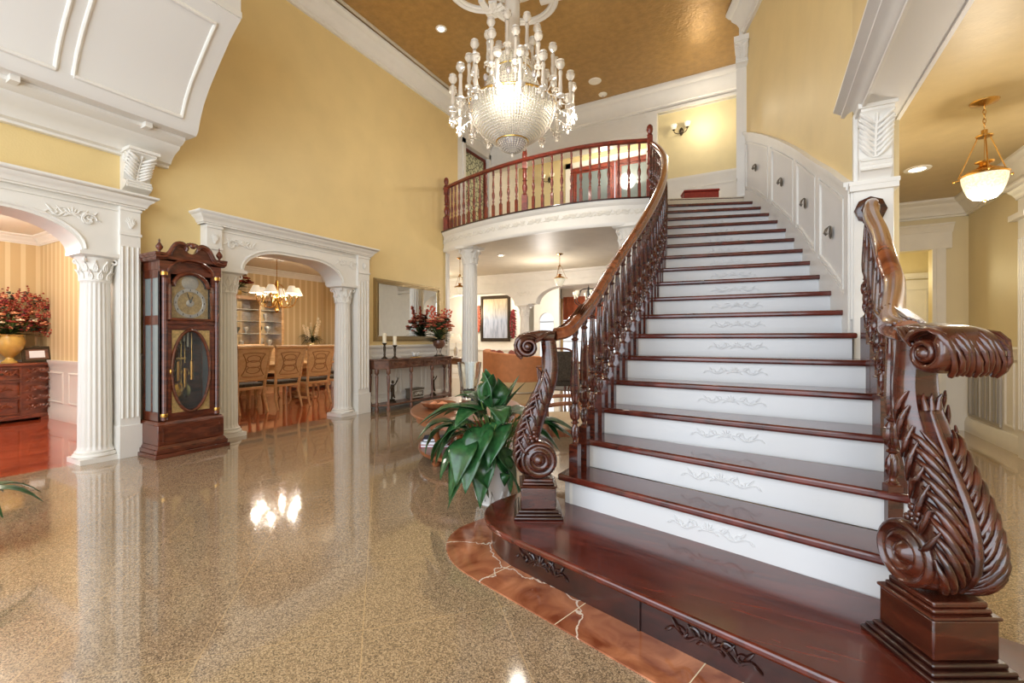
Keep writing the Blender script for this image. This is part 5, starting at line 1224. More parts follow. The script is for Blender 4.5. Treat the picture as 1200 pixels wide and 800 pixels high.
# ---------------------------------------------------------------- coffee table group
def L2(lat, d): q = RT * lat + FW * d; return (q.x, q.y)
TZ = .50
ct = thing('coffee_table', 'oval two-tier wooden coffee table behind the potted lily', 'coffee table', (*L2(-.5, 5.05), 0), atan2(FW.y, FW.x))
def oval(a, b, n=40): return [(a * cos(2 * pi * k / n), b * sin(2 * pi * k / n)) for k in range(n)]
MB().prism(oval(.95, .60), TZ - .025, TZ).build('top', 'table_wood', ct, bevel=.008)
MB().prism(oval(.89, .54), TZ - .10, TZ - .025).build('apron', 'table_wood', ct, bevel=.004)
MB().prism(oval(.84, .52), .09, .125).build('shelf', 'table_wood', ct, bevel=.008)
for a in (-2.55, -.6, .6, 2.55, pi):
    x, y = .72 * cos(a), .44 * sin(a); k_ = 1.07
    MB().lathe([(.03, 0), (.04, .01), (.045, .03), (.028, .045), (.035, .06), (.045, .08), (.03, .09)], x, y, 0, n=16).build('foot', 'table_wood', ct)
    MB().tube(cr_([(x * .98, y * .98, .12), (x * .92, y * .92, .2), (x * 1.0, y * 1.0, .3), (x * k_, y * k_, .42)], 4), lambda t: .045 - .012 * sin(pi * t), n=10).build('leg', 'table_wood', ct)
vx = L2(-.53, 5.62)
v = thing('glass_vase', 'tall flared clear glass vase filled with dark pebbles on the coffee table', 'vase', (*vx, TZ))
MB().lathe([(.0, .0), (.085, .0), (.095, .02), (.105, .12), (.135, .34), (.15, .46), (.142, .46), (.127, .34), (.097, .12), (.085, .03), (.0, .025)], n=32, cap=False, flute=8).build('glass', 'fg_glass', v)
mb = MB(); random.seed(3)
for k in range(150):
    a = rnd(0, 6.28); r = .075 * sqrt(random.random()); mb.ell((r * cos(a), r * sin(a), .036 + .09 * random.random()), (.013, .012, .010), 6, 4)
tag(mb.build('pebbles', 'pebbles', v), kind='stuff')
b = thing('wooden_bowl', 'shallow carved wooden bowl on the left of the coffee table', 'bowl', (*L2(-.79, 4.88), TZ), .3)
MB().lathe([(.0, .0), (.10, .0), (.17, .03), (.20, .065), (.19, .07), (.15, .04), (.09, .015), (.0, .012)], n=28, cap=False, sy=.8).build('dish', 'table_wood', b)
mb = MB()
for k in range(5): mb.ell((.07 * cos(k * 1.3), .06 * sin(k * 1.3), .045), (.035, .03, .028), 8, 5)
mb.build('potpourri_balls', 'fl_peach', b)
random.seed(5)
for i, (m_, lab, z, ang, w_) in enumerate((('book_red', 'red book at the bottom of the pile on the coffee table shelf', .125, .5, .30), ('book_white', 'white book in the middle of the pile on the coffee table shelf', .155, .42, .28), ('book_blue', 'navy book on top of the pile on the coffee table shelf', .188, .6, .26))):
    t = thing('book', lab, 'book', (*L2(-.80, 4.78), z), ang, 'books on the coffee table shelf')
    h = .028
    MB().box(-w_ / 2 + .006, w_ / 2 - .004, -.095, .095, .004, h - .004).build('pages', 'paper', t); MB().box(-w_ / 2, w_ / 2, -.10, .10, 0, .004).box(-w_ / 2, w_ / 2, -.10, .10, h - .004, h).box(-w_ / 2, -w_ / 2 + .005, -.10, .10, 0, h).build('cover', m_, t)
t = thing('book', 'dark closed book lying flat behind the glass vase base on the coffee table', 'book', (*L2(-.33, 5.45), TZ), 1.2)
MB().box(-.13, .13, -.09, .09, .004, .022).build('pages', 'paper', t); MB().box(-.135, .135, -.095, .095, 0, .004).box(-.135, .135, -.095, .095, .022, .026).box(-.135, -.13, -.095, .095, 0, .026).build('cover', 'book_blue', t)

# ---------------------------------------------------------------- peace lily
random.seed(11)
pp = Vector((-1.80, 2.95, 0)); pl_ = thing('potted_peace_lily', 'lush green peace lily in a white pot behind the left newel of the stairs', 'potted plant', tuple(pp))
MB().lathe([(.0, 0), (.10, 0), (.115, .015), (.11, .03), (.125, .10), (.15, .22), (.17, .33), (.185, .36), (.185, .385), (.165, .385), (.15, .34), (.0, .33)], n=36, cap=False).build('pot', 'pot_white', pl_)
mb = MB()
for k in range(10): a = 2 * pi * k / 10; mb.tube([(.115 * cos(a), .115 * sin(a), .03), (.14 * cos(a + .15), .14 * sin(a + .15), .12), (.125 * cos(a + .3), .125 * sin(a + .3), .05)], .01, n=6)
mb.build('pot_leaf_relief', 'pot_white', pl_)
MB().lathe([(.0, .345), (.15, .345), (.15, .33)], n=24, cap=False).build('soil', 'soil', pl_)
def lf(lat0, dd0, z0, lat1, dd1, z1, lat2, dd2, z2, wd_, k):
    a, b, c = [RT * l + FW * d + Vector((0, 0, z)) for l, d, z in ((lat0, dd0, z0), (lat1, dd1, z1), (lat2, dd2, z2))]
    mb = MB(); leafblade(mb, a, b, c, wd_ * 1.5, fold=.13, n=12, m=6, wave=.02, shape=.85)
    o = mb.build('leaf', 'leaf', pl_, ang=80, solid=.0018)
    mb = MB(); mb.tube(cr_([(rnd(-.04, .04), rnd(-.04, .04), .34), tuple(a * .5 + Vector((0, 0, .17 + .04))), tuple(a)], 5), .005, n=5); mb.build('petiole', 'stem', o)
# lateral, depth toward room, height (relative to the pot): base, mid, tip
LV = [(-.02, 0, .72, -.02, .0, .88, .0, -.02, .985, .12), (.06, .02, .66, .12, .02, .80, .20, .03, .97, .13),
      (-.10, -.05, .66, -.30, -.05, .82, -.56, -.08, .60, .15), (-.12, -.12, .62, -.27, -.16, .68, -.40, -.20, .36, .15),
      (-.05, -.15, .60, -.10, -.28, .60, -.14, -.30, .28, .16), (.05, -.10, .62, .04, -.25, .64, -.02, -.33, .36, .15),
      (-.20, -.02, .58, -.40, .02, .66, -.52, .0, .40, .13), (-.10, .1, .62, -.2, .2, .78, -.36, .25, .66, .14),
      (.18, .02, .60, .34, .05, .68, .55, .02, .52, .14), (.20, .10, .58, .42, .12, .64, .66, .10, .44, .13),
      (.14, -.05, .55, .26, -.02, .58, .40, .0, .36, .12), (.10, .12, .62, .22, .2, .74, .36, .26, .62, .13),
      (-.14, -.14, .48, -.24, -.22, .44, -.30, -.26, .10, .13), (-.04, -.16, .46, -.06, -.26, .40, -.08, -.28, .06, .13),
      (.06, -.14, .46, .10, -.20, .40, .13, -.16, .12, .12), (-.16, -.06, .50, -.32, -.12, .46, -.38, -.16, .22, .12),
      (-.2, .05, .52, -.38, .1, .50, -.46, .12, .26, .12), (.0, .14, .56, .0, .26, .66, .02, .36, .50, .13),
      (-.06, -.06, .68, -.16, -.16, .78, -.26, -.26, .62, .14), (.02, -.05, .70, .05, -.16, .80, .08, -.24, .64, .12),
      (-.08, .04, .70, -.18, .06, .84, -.30, .06, .80, .13), (-.16, -.16, .52, -.20, -.30, .52, -.24, -.36, .24, .14), (.12, -.02, .66, .2, -.06, .74, .28, -.08, .60, .11),
      (-.12, -.02, .44, -.26, -.04, .38, -.34, -.04, .16, .11), (.05, -.12, .40, .14, -.18, .36, .2, -.16, .08, .10)]
for k, q in enumerate(LV): lf(*q, k)
for k in range(20):
    q = list(LV[(k * 7) % len(LV)]); j = [rnd(-.07, .07) for _ in range(9)]; lf(*[a + b for a, b in zip(q[:9], j)], q[9] * .85, k)
mb = MB()
for k in range(24): a = 2.4 * k; r = .11 * sqrt(random.random()); mb.tube(cr_([(r * cos(a), r * sin(a), .34), (r * 1.5 * cos(a), r * 1.5 * sin(a), .5), (r * 2.2 * cos(a + .2), r * 2.2 * sin(a + .2), .64)], 3), .005, n=5)
tag(mb.build('stalks', 'stem', pl_), kind='stuff')
for q in ((-.0, 0, .70, -.06, .0, .86, -.08, -.02, 1.0, .11), (.03, .02, .68, .06, .04, .84, .03, .05, .95, .12), (.2, .04, .55, .36, .0, .58, .5, -.02, .40, .13), (-.3, -.05, .62, -.44, -.05, .66, -.56, -.08, .50, .12)): lf(*q, 0)
# plant at the left edge of the picture
p2 = thing('potted_peace_lily', 'lily plant whose leaf tips just reach into the left edge of the picture', 'potted plant', (-3.95, .70, 0))
MB().lathe([(.0, 0), (.10, 0), (.12, .03), (.15, .22), (.16, .25), (.14, .25), (.0, .23)], n=24, cap=False).build('pot', 'pot_white', p2)
mb = MB()
for k in range(9):
    a = 2 * pi * k / 9 + .3; leafblade(mb, (0, 0, .24), (.16 * cos(a), .16 * sin(a), .5), (.36 * cos(a), .36 * sin(a), .28), .10, fold=.16, n=8)
mb.build('leaves', 'leaf', p2, solid=.0018)

# cushioned bench seen between the balusters
bn = thing('upholstered_bench', 'small wooden armed bench with cream cushion seen through the left stair balusters', 'bench', (-1.66, 4.15, 0), atan2(RT.y, RT.x))
MB().prism([(-.24, -.27), (.24, -.27), (.24, .27), (-.24, .27)], .40, .50).build('cushion', 'cream_fabric', bn, bevel=.035, seg=4)
mb = MB()
for (a, b, c, d) in ((-.26, .26, -.29, -.25), (-.26, .26, .25, .29), (-.26, -.23, -.29, .29), (.23, .26, -.29, .29)): mb.box(a, b, c, d, .35, .41)
mb.build('seat_frame', 'table_wood', bn, bevel=.004)
for s in (-1, 1):
    MB().tube(cr_([(-.27, s * .28, .63), (-.1, s * .28, .655), (.1, s * .28, .655), (.27, s * .28, .63)], 4), .02, n=10).build('arm_rail', 'table_wood', bn)
    for x in (-.24, .24):
        MB().lathe([(.015, 0), (.02, .02), (.014, .06), (.022, .2), (.026, .34), (.026, .42), (.016, .45), (.02, .52), (.016, .63)], x, s * .27, 0, n=12).build('leg', 'table_wood', bn)

# ---------------------------------------------------------------- dining room
def dchair(loc, rz, label):
    t = thing('dining_chair', label, 'chair', loc, rz, 'dining chairs around the table')
    MB().prism([(-.24, -.25), (.25, -.29), (.25, .29), (-.24, .25)], .40, .445).build('seat_rail', 'oak', t, bevel=.005)
    MB().prism([(-.21, -.23), (.24, -.27), (.24, .27), (-.21, .23)], .445, .505).build('seat_cushion', 'dark_fabric', t, bevel=.022, seg=3)
    bx = lambda z: -.235 - (z - .45) * .16
    fr = MB()
    for s in (-1, 1):
        p = cr_([(bx(.40), s * .225, .40), (bx(.7), s * .245, .70), (bx(1.08), s * .275, 1.08)], 5); fr.tube(p, .024, n=8)
    fr.tube([(bx(1.11) - .015 * abs(k) ** 0 - .0, k * .305, 1.11 - .006 * abs(k)) for k in (-1, -.6, 0, .6, 1)], .032, n=10)
    fr.tube([(bx(.56), -.235, .56), (bx(.56), .235, .56)], .02, n=8)
    fr.build('back_frame', 'oak', t)
    def B(y, z, o=0): return (bx(z) - o, y, z)
    sh = MB(); vs = [B(-.225, .57, -.008), B(.225, .57, -.008), B(.265, 1.09, -.008), B(-.265, 1.09, -.008)]; vs += [(v_[0] - .014, v_[1], v_[2]) for v_ in vs]
    sh.add(vs, [(0, 1, 2, 3), (7, 6, 5, 4), (0, 4, 5, 1), (1, 5, 6, 2), (2, 6, 7, 3), (3, 7, 4, 0)]); sp_ = sh.build('back_panel', 'oak_panel', t)
    rg = MB()
    for (cz, r1) in ((.92, .10), (.83, .11), (.73, .10)): rg.tube([B(r1 * 1.15 * cos(2 * pi * k / 24), cz + r1 * .55 * sin(2 * pi * k / 24), .010) for k in range(25)], .008, n=6, cap=False)
    for s in (-1, 1): rg.tube([B(s * (.19 - .07 * sin(pi * k / 8)), .64 + .36 * k / 8, .010) for k in range(9)], .008, n=6)
    rg.tube([B(-.19 + .38 * k / 8, 1.0 + .02 * sin(pi * k / 8), .010) for k in range(9)], .008, n=6).tube([B(-.17 + .34 * k / 8, .63 - .01 * sin(pi * k / 8), .010) for k in range(9)], .008, n=6)
    rg.build('scroll_fretwork', 'oak_dark', sp_)
    for s in (-1, 1):
        MB().tube(cr_([(-.32, s * .235, 0), (-.27, s * .235, .14), (-.225, s * .225, .30), (-.23, s * .225, .42)], 4), lambda u: .017 + .012 * u, n=8).build('leg', 'oak', t)
        MB().tube(cr_([(.27, s * .27, 0), (.235, s * .25, .10), (.245, s * .26, .25), (.22, s * .255, .42)], 4), lambda u: .016 + .018 * u ** 2, n=8).build('leg', 'oak', t)
    return t
c0 = dchair((-7.72, 4.50, 0), pi, 'oak scroll-back dining chair nearest the grandfather clock, back to the hall')
dup(c0, (-7.72, 5.16, 0), pi, 'oak scroll-back dining chair in the middle of the three seen through the archway')
dup(c0, (-7.72, 5.80, 0), pi, 'oak scroll-back dining chair on the right of the three seen through the archway')
dup(c0, (-7.75, 6.46, 0), pi, 'oak dining chair mostly hidden behind the right column of the dining archway')
for i, y in enumerate((4.5, 5.16, 5.82)):
    dup(c0, (-9.36, y, 0), 0, ['oak dining chair on the far side of the table, at the left', 'oak dining chair on the far side of the table, in the middle', 'oak dining chair on the far side of the table, at the right'][i])
dup(c0, (-8.65, 7.35, 0), -pi / 2, 'oak dining chair at the right hand end of the dining table')
tb = thing('dining_table', 'long oak dining table behind the row of scroll-back chairs', 'dining table', (-8.65, 5.3, 0))
MB().prism([(x, y * 1.0) for x, y in [(-.52, -1.55), (.52, -1.55), (.55, 0), (.52, 1.55), (-.52, 1.55), (-.55, 0)]], .735, .775).build('top', 'oak', tb, bevel=.01)
MB().box(-.44, .44, -1.42, 1.42, .65, .735).build('apron', 'oak', tb)
for y in (-1.0, 1.0):
    MB().lathe([(.12, .10), (.14, .14), (.08, .2), (.10, .35), (.13, .5), (.08, .58), (.14, .65)], 0, y, 0, n=20).build('pedestal', 'oak', tb)
    MB().box(-.36, .36, y - .05, y + .05, .03, .10).box(-.40, -.32, y - .06, y + .06, 0, .05).box(.32, .40, y - .06, y + .06, 0, .05).build('foot', 'oak', tb, bevel=.01)
t = thing('table_centerpiece', 'dark grey leafy centrepiece in a low bowl on the dining table', 'centrepiece', (-8.65, 5.05, .775))
MB().lathe([(.0, 0), (.06, 0), (.05, .02), (.10, .05), (.12, .08), (.10, .08), (.0, .05)], n=20, cap=False).build('bowl', 'silver', t); bouquet(t, .07, .20, .20, ['leaf_grey', 'fl_cream'], 14, 26, leafm='leaf_grey', fr=.03)
t = thing('glass_goblet', 'clear glass hurricane on the dining table behind the middle chair', 'glassware', (-8.5, 5.35, .775))
MB().lathe([(.0, 0), (.05, 0), (.05, .006), (.008, .015), (.008, .10), (.04, .14), (.05, .22), (.045, .30), (.043, .30), (.048, .22), (.038, .145), (.0, .11)], n=20, cap=False).build('glass', 'fg_glass', t)
# dining chandelier
dc = thing('shaded_chandelier', 'brass dining chandelier with cream fabric shades seen through the archway', 'chandelier', (-8.46, 5.60, 0))
MB().lathe([(.0, 2.87), (.06, 2.875), (.07, 2.9)], n=16, cap=False).build('canopy', 'brass', dc)
mb = MB().tube([(0, 0, 2.88), (0, 0, 2.42)], .006, n=6).lathe([(.0, 1.76), (.02, 1.78), (.045, 1.82), (.03, 1.86), (.02, 1.9), (.035, 2.0), (.05, 2.08), (.025, 2.15), (.018, 2.25), (.03, 2.36), (.015, 2.42), (.0, 2.43)], n=16)
for k in range(9): mb.tube([(.010 * cos(a), 0, 2.46 + .045 * k + .02 * sin(a)) for a in [2 * pi * i / 8 for i in range(9)]], .003, n=5, cap=False)
mb.build('stem', 'brass', dc)
for k in range(6):
    a = 2 * pi * k / 6 + .2; u = Vector((cos(a), sin(a), 0))
    mb = MB().tube(cr_([tuple(u * .03 + Vector((0, 0, 2.02))), tuple(u * .12 + Vector((0, 0, 1.88))), tuple(u * .30 + Vector((0, 0, 1.92))), tuple(u * .37 + Vector((0, 0, 2.08)))], 5), .010, n=6)
    mb.tube(cr_([tuple(u * .03 + Vector((0, 0, 2.34))), tuple(u * .12 + Vector((0, 0, 2.30))), tuple(u * .24 + Vector((0, 0, 1.98))), tuple(u * .30 + Vector((0, 0, 1.93)))], 5), .006, n=6)
    mb.lathe([(.01, 0), (.035, .012), (.012, .02), (.012, .09)], u.x * .37, u.y * .37, 2.07, n=12); ao = mb.build('arm', 'brass', dc)
    MB().lathe([(.125, 2.14), (.115, 2.15), (.05, 2.29)], u.x * .37, u.y * .37, 0, n=24, cap=False).build('lamp_shade', 'shade', ao, solid=.002)
    MB().ell((u.x * .37, u.y * .37, 2.18), (.016, .016, .03)).build('bulb', 'candle_bulb', ao)
# china cabinet
cb = thing('display_cabinet', 'oak display cabinet with mirrored back and glass shelves in the dining room', 'cabinet', (-10.28, 6.05, 0))
MB().box(.0, .42, -.72, .72, .0, 1.05).build('base_cupboard', 'oak', cb, bevel=.006)
for y in (-.71, -.235, .24):
    f = MB().box(.42, .435, y, y + .465, .08, 1.0); frame(f, (.435, 0, 0), (0, 1, 0), (0, 0, 1), (1, 0, 0), y + .03, y + .435, .12, .96, .04, .01); d_ = f.build('door', 'oak', cb); MB().ell((.455, y + .05, .6), .014).build('knob', 'brass', d_)
mb = MB().box(0, .36, -.70, -.64, 1.05, 2.12).box(0, .36, .64, .70, 1.05, 2.12).box(0, .38, -.74, .74, 2.12, 2.20).box(0, .36, .10, .14, 1.05, 2.12); mb.build('upper_case', 'oak', cb, bevel=.005)
MB().box(.0, .02, -.64, .64, 1.05, 2.12).build('mirror_back', 'mirror', cb)
for z in (1.36, 1.64, 1.9): MB().box(.02, .34, -.64, .64, z, z + .01).build('glass_shelf', 'silver', cb)
for i, (y, z, r, h) in enumerate(((-.45, 1.05, .07, .2), (-.2, 1.05, .05, .16), (.25, 1.05, .05, .22), (.45, 1.05, .06, .18), (-.4, 1.37, .08, .12), (-.1, 1.37, .05, .15), (.4, 1.37, .07, .17), (-.35, 1.65, .06, .14), (.35, 1.65, .05, .18))):
    sh_ = ['lowest', 'middle', 'upper'][0 if z < 1.3 else (1 if z < 1.5 else 2)]
    t = thing('glass_piece', 'glass vase of a row on the %s shelf of the oak display cabinet' % sh_, 'glassware', (-10.10, 6.05 + y, z + (.0 if z < 1.3 else 0)), 0, 'glassware on the %s cabinet shelf' % sh_)
    MB().lathe([(.0, 0), (r * .6, 0), (r * .2, h * .15), (r * .3, h * .3), (r, h * .7), (r * .9, h), (r * .85, h), (r * .9, h * .7), (0, h * .35)], n=16, cap=False).build('glass', 'silver', t)
t = thing('flower_arrangement', 'trailing burgundy flower arrangement on top of the dining room cabinet', 'flower arrangement', (-10.08, 5.72, 2.20))
MB().lathe([(.0, 0), (.09, 0), (.12, .06), (.11, .12), (.0, .1)], n=20, cap=False).build('bowl', 'urn_yellow', t); bouquet(t, .10, .34, .42, ['fl_red', 'fl_rust', 'fl_red'], 40, 34, fr=.05, flat=.55)
sbd = thing('sideboard', 'low oak sideboard carrying the white orchid, far right of the dining room', 'sideboard', (-10.28, 7.55, 0))
MB().box(0, .42, -.48, .48, .06, .92).build('body', 'oak', sbd, bevel=.005); MB().box(0, .45, -.50, .50, .92, .96).build('top', 'oak', sbd, bevel=.006)
for s in (-1, 1):
    f = MB(); frame(f, (.42, 0, 0), (0, 1, 0), (0, 0, 1), (1, 0, 0), -.45 if s < 0 else .02, -.02 if s < 0 else .45, .12, .86, .04, .014); f.build('door', 'oak', sbd)
t = thing('potted_orchid', 'white orchid with dark strappy leaves in a gold pot in the dining room', 'potted plant', (-10.05, 7.6, .96))
MB().lathe([(.0, 0), (.10, 0), (.15, .08), (.15, .17), (.13, .2), (.0, .17)], n=24, cap=False).build('pot', 'dial', t)
mb = MB(); random.seed(4)
for k in range(60): a = 2.4 * k; r = rnd(.2, .36); leafblade(mb, (0, 0, .18), (r * .5 * cos(a), r * .5 * sin(a), .18 + rnd(.15, .36)), (r * cos(a), r * sin(a), rnd(.1, .36)), .022, n=5, m=2)
tag(mb.build('foliage', 'leaf_d', t), kind='stuff')
mb = MB(); st_ = MB()
for k in range(5):
    a = k * 1.25 + .4; top = Vector((.12 * cos(a), .24 * sin(a), .78 - .06 * k)); st_.tube(cr_([(0, 0, .18), (top.x * .2, top.y * .2, .5), tuple(top)], 4), .004, n=4)
    for q in range(7):
        p = top * (1 - .09 * q) + Vector((0, 0, .02 - .01 * q))
        for w3 in range(5): b_ = w3 * 1.257; mb.ell((p.x + .012, p.y + .022 * cos(b_), p.z + .022 * sin(b_)), (.007, .018, .018), 6, 4)
st_.build('flower_stems', 'stem', t); tag(mb.build('orchid_flowers', 'fl_cream', t), kind='stuff')

# ---------------------------------------------------------------- study: bow-front chest, urn, picture
cd = thing('carved_chest', 'dark carved bow-front chest of drawers in the study behind the left archway', 'chest of drawers', (-10.28, 1.95, 0))
def bow(w_, d0, d1, n=14): return [(0, -w_)] + [(d0 + (d1 - d0) * (1 - (abs(2 * k / n - 1)) ** 3), -w_ + 2 * w_ * k / n) for k in range(n + 1)] + [(0, w_)]
MB().prism(bow(.82, .34, .52), .08, .84).build('body', 'chest_wood', cd, bevel=.004); MB().prism(bow(.85, .37, .56), .84, .885).build('top', 'chest_wood', cd, bevel=.008); MB().prism(bow(.84, .36, .54), .04, .10).build('plinth', 'chest_wood', cd, bevel=.006)
for x, y in ((.06, -.75), (.06, .75), (.40, -.7), (.40, .7)): MB().box(x - .04, x + .04, y - .05, y + .05, 0, .05).build('foot', 'chest_wood', cd)
for z0, z1 in ((.64, .82), (.38, .62), (.12, .36)):
    for y0, y1 in (((-.42, -.01), (.01, .42)) if z0 > .6 else ((-.42, .42),)):
        x0 = .535; f = MB(); frame(f, (x0 - .02, 0, 0), (0, 1, 0), (0, 0, 1), (1, 0, 0), y0, y1, z0, z1, .02, .02); applique(f, (x0 - .005, (y0 + y1) / 2, (z0 + z1) / 2), (0, 1, 0), (0, 0, 1), (1, 0, 0), (y1 - y0) * .85, .13, .010, 5)
        dd_ = f.build('drawer', 'chest_wood', cd); MB().ell((x0 + .01, (y0 + y1) / 2, (z0 + z1) / 2), (.014, .02, .014)).build('knob', 'bronze', dd_)
for s in (-1, 1):
    f = MB(); a = -s * .42; d_ = Vector((-s * .38, s * 1.0, 0)) ; d_ = Vector((-.115, s * .36, 0)).normalized(); o_ = Vector((.515, s * .44, 0)); nn = Vector((d_.y * s, -d_.x * s, 0)) if s > 0 else Vector((-d_.y, d_.x, 0))
    [applique(f, (.475, s * .62, z_), d_, (0, 0, 1), nn, .28, .12, .008, 5) for z_ in (.2, .34, .48, .62, .75)]
    f.build('side_carving', 'chest_wood', cd)
t = thing('flower_arrangement', 'large rust and peach flower arrangement in an ochre urn on the study chest', 'flower arrangement', (-9.98, 2.30, .885))
MB().lathe([(.0, 0), (.09, 0), (.09, .02), (.05, .05), (.04, .08), (.09, .13), (.15, .22), (.17, .32), (.15, .40), (.17, .43), (.14, .42), (.0, .38)], n=32, cap=False).build('urn', 'urn_yellow', t)
random.seed(21); bouquet(t, .42, .40, .40, ['fl_rust', 'fl_peach', 'fl_cream', 'fl_rust', 'fl_red'], 60, 60, fr=.036, flat=.5)
mb = {m_: MB() for m_ in ('fl_rust', 'fl_peach', 'fl_red', 'leaf_d')}
for k in range(420):
    a = rnd(-.25, pi + .25); rr = .62 * random.random() ** .5; m_ = ('fl_rust', 'fl_peach', 'fl_red', 'fl_rust', 'leaf_d')[k % 5]; s_ = rnd(.6, 1.3)
    p = Vector((.16 * rnd(-1, 1), rr * cos(a), .52 + rr * sin(a) * .95))
    for q in range(4): mb[m_].ell((p.x + rnd(-.03, .03), p.y + rnd(-.03, .03), p.z + rnd(-.03, .03)), (.02 * s_, .02 * s_, .012 * s_), 5, 3)
for m_ in mb: tag(mb[m_].build('small_blossoms', m_, t), kind='stuff')
mb = MB()
for k in range(70):
    a = rnd(0, pi); rr = rnd(.35, .75); b = Vector((.1 * sin(k), rr * cos(a), .5 + rr * sin(a) * .95)); 
    for q in range(4): mb.ell((b.x + rnd(-.02, .02), b.y * (1 - .05 * q) + rnd(-.02, .02), b.z - .035 * q), (.012, .015, .015), 5, 4)
tag(mb.build('berry_sprays', 'fl_rust', t), kind='stuff')
t = thing('picture_frame', 'dark photo frame with a white card standing beside the urn on the study chest', 'picture frame', (-9.88, 2.58, .89), 0)
mb = MB(); mb.M = Matrix.Translation((0, 0, 0)) @ Matrix.Rotation(-.3, 4, 'Y') @ Matrix.Rotation(-.1, 4, 'Z'); frame(mb, (0, 0, 0), (0, 1, 0), (0, 0, 1), (1, 0, 0), -.17, .17, 0, .25, .045, .018); fo = mb.build('frame', 'bronze', t)
mb = MB(); mb.M = Matrix.Rotation(-.3, 4, 'Y') @ Matrix.Rotation(-.1, 4, 'Z'); mb.box(.0, .004, -.15, .15, .02, .23); mb.build('mat_board', 'console_wood', t)
mb = MB(); mb.M = Matrix.Rotation(-.3, 4, 'Y') @ Matrix.Rotation(-.1, 4, 'Z'); mb.box(.004, .008, -.085, .085, .07, .18); mb.build('card', 'paper', t)
t = thing('dried_grass_vase', 'tall spray of dried grasses in a dark vase right of the study flowers', 'dried grasses', (-10.12, 2.62, .885))
MB().lathe([(.0, 0), (.04, 0), (.06, .08), (.05, .18), (.03, .22), (.04, .25), (.0, .24)], n=16, cap=False).build('vase', 'bronze', t)
mb = MB(); random.seed(9)
for k in range(26): a = rnd(0, 6.28); h = rnd(.5, .9); mb.tube(cr_([(0, 0, .22), (.02 * cos(a), .03 * sin(a), .22 + h * .5), (.10 * cos(a), .14 * sin(a), .22 + h)], 3), lambda u: .002 + .006 * max(0, u - .6), n=4)
tag(mb.build('grass', 'cream_fabric', t), kind='stuff')

# ---------------------------------------------------------------- living room seen beyond
sf = thing('curved_sofa', 'curved rust velvet sofa with bullion fringe below the landscape painting', 'sofa', (-5.35, 9.5, 0), 0)
def arcpts(r, a0, a1, n, cx, cy): return [(cx + r * cos(a0 + (a1 - a0) * k / n), cy + r * sin(a0 + (a1 - a0) * k / n)) for k in range(n + 1)]
A0, A1 = pi * 1.05, pi * 1.93
def band(r0, r1, z0, z1fn, n=28):
    mb = MB(); o_ = arcpts(r1, A0, A1, n, 0, .35); i_ = arcpts(r0, A0, A1, n, 0, .35); vs = []; fs = []
    for k in range(n + 1): z1 = z1fn(k / n); vs += [(*o_[k], z0), (*o_[k], z1), (*i_[k], z0), (*i_[k], z1)]
    for k in range(n): b_ = 4 * k; fs += [(b_, b_ + 4, b_ + 5, b_ + 1), (b_ + 1, b_ + 5, b_ + 7, b_ + 3), (b_ + 2, b_ + 3, b_ + 7, b_ + 6), (b_, b_ + 2, b_ + 6, b_ + 4)]
    fs += [(0, 1, 3, 2), (4 * n, 4 * n + 2, 4 * n + 3, 4 * n + 1)]; return mb.add(vs, fs)
band(.66, .82, .24, lambda t: 1.00 - .16 * t).build('back', 'rust_fabric', sf, bevel=.03, seg=3)
band(.15, .68, .12, lambda t: .48).build('seat', 'rust_fabric', sf, bevel=.03, seg=3)
tag(band(.67, .835, .02, lambda t: .25).build('fringe', 'fringe', sf), kind='stuff')
for i, (x, y, rz) in enumerate(((-.46, .02, .5), (-.16, -.16, .1), (.17, -.16, -.2), (.46, .0, -.6))):
    cu = MB(); cu.ell((0, 0, 0), (.15, .07, .15), 12, 8); o = cu.build('throw_pillow', 'floral_fabric'); o.location = (-5.35 + x, 9.5 + y, .84); o.rotation_euler = (.35, .6 + i * .3, rz)
    tag(o, ['leftmost rose patterned throw pillow along the curved sofa back', 'second rose patterned throw pillow from the left on the curved sofa', 'third rose patterned throw pillow from the left on the curved sofa', 'rightmost rose patterned throw pillow along the curved sofa back'][i], 'pillow', 'pillows on the curved sofa')
pa = thing('landscape_painting', 'tall pale painting in a dark ornate frame on the far living room wall', 'painting', (-8.14, 13.5, 1.95))
MB().box(-.50, .50, -.03, -.01, -.68, .72).build('canvas', 'painting', pa)
mb = MB(); frame(mb, (0, -.01, 0), (1, 0, 0), (0, 0, 1), (0, -1, 0), -.60, .60, -.78, .80, .11, .05)
for k in range(24):
    for z in (-.725, .745): mb.ell((-.56 + 1.12 * k / 23, -.06, z), (.02, .012, .02), 6, 4)
    for x in (-.55, .55): mb.ell((x, -.06, -.72 + 1.46 * k / 23), (.02, .012, .02), 6, 4)
mb.build('frame', 'bronze', pa)
def swag(label, x, z, mats, h=1.0):
    t = thing('flower_swag', label, 'wall decoration', (x, 13.5, z)); random.seed(int(abs(x) * 10)); F = MB(); G = MB()
    for k in range(40):
        u = k / 40; F.ell((.10 * sin(k * 2.1) * sin(pi * (.1 + .8 * u)), -.06 + .02 * cos(k), h * (.5 - u)), (.04, .03, .04), 6, 4)
        leafblade(G, (0, -.03, h * (.5 - u)), (.08 * cos(k * 1.7), -.08, h * (.5 - u)), (.16 * cos(k * 1.7), -.05, h * (.45 - u)), .05, up=(0, -1, 0), n=4, m=2)
    tag(F.build('blossoms', mats[0], t), kind='stuff'); tag(G.build('foliage', 'leaf_d', t), kind='stuff')
swag('hanging flower swag with red blooms left of the landscape painting', -8.83, 1.95, ['fl_coral'], .9)
swag('hanging dark leafy swag right of the landscape painting', -7.42, 1.75, ['fl_red'], .95)
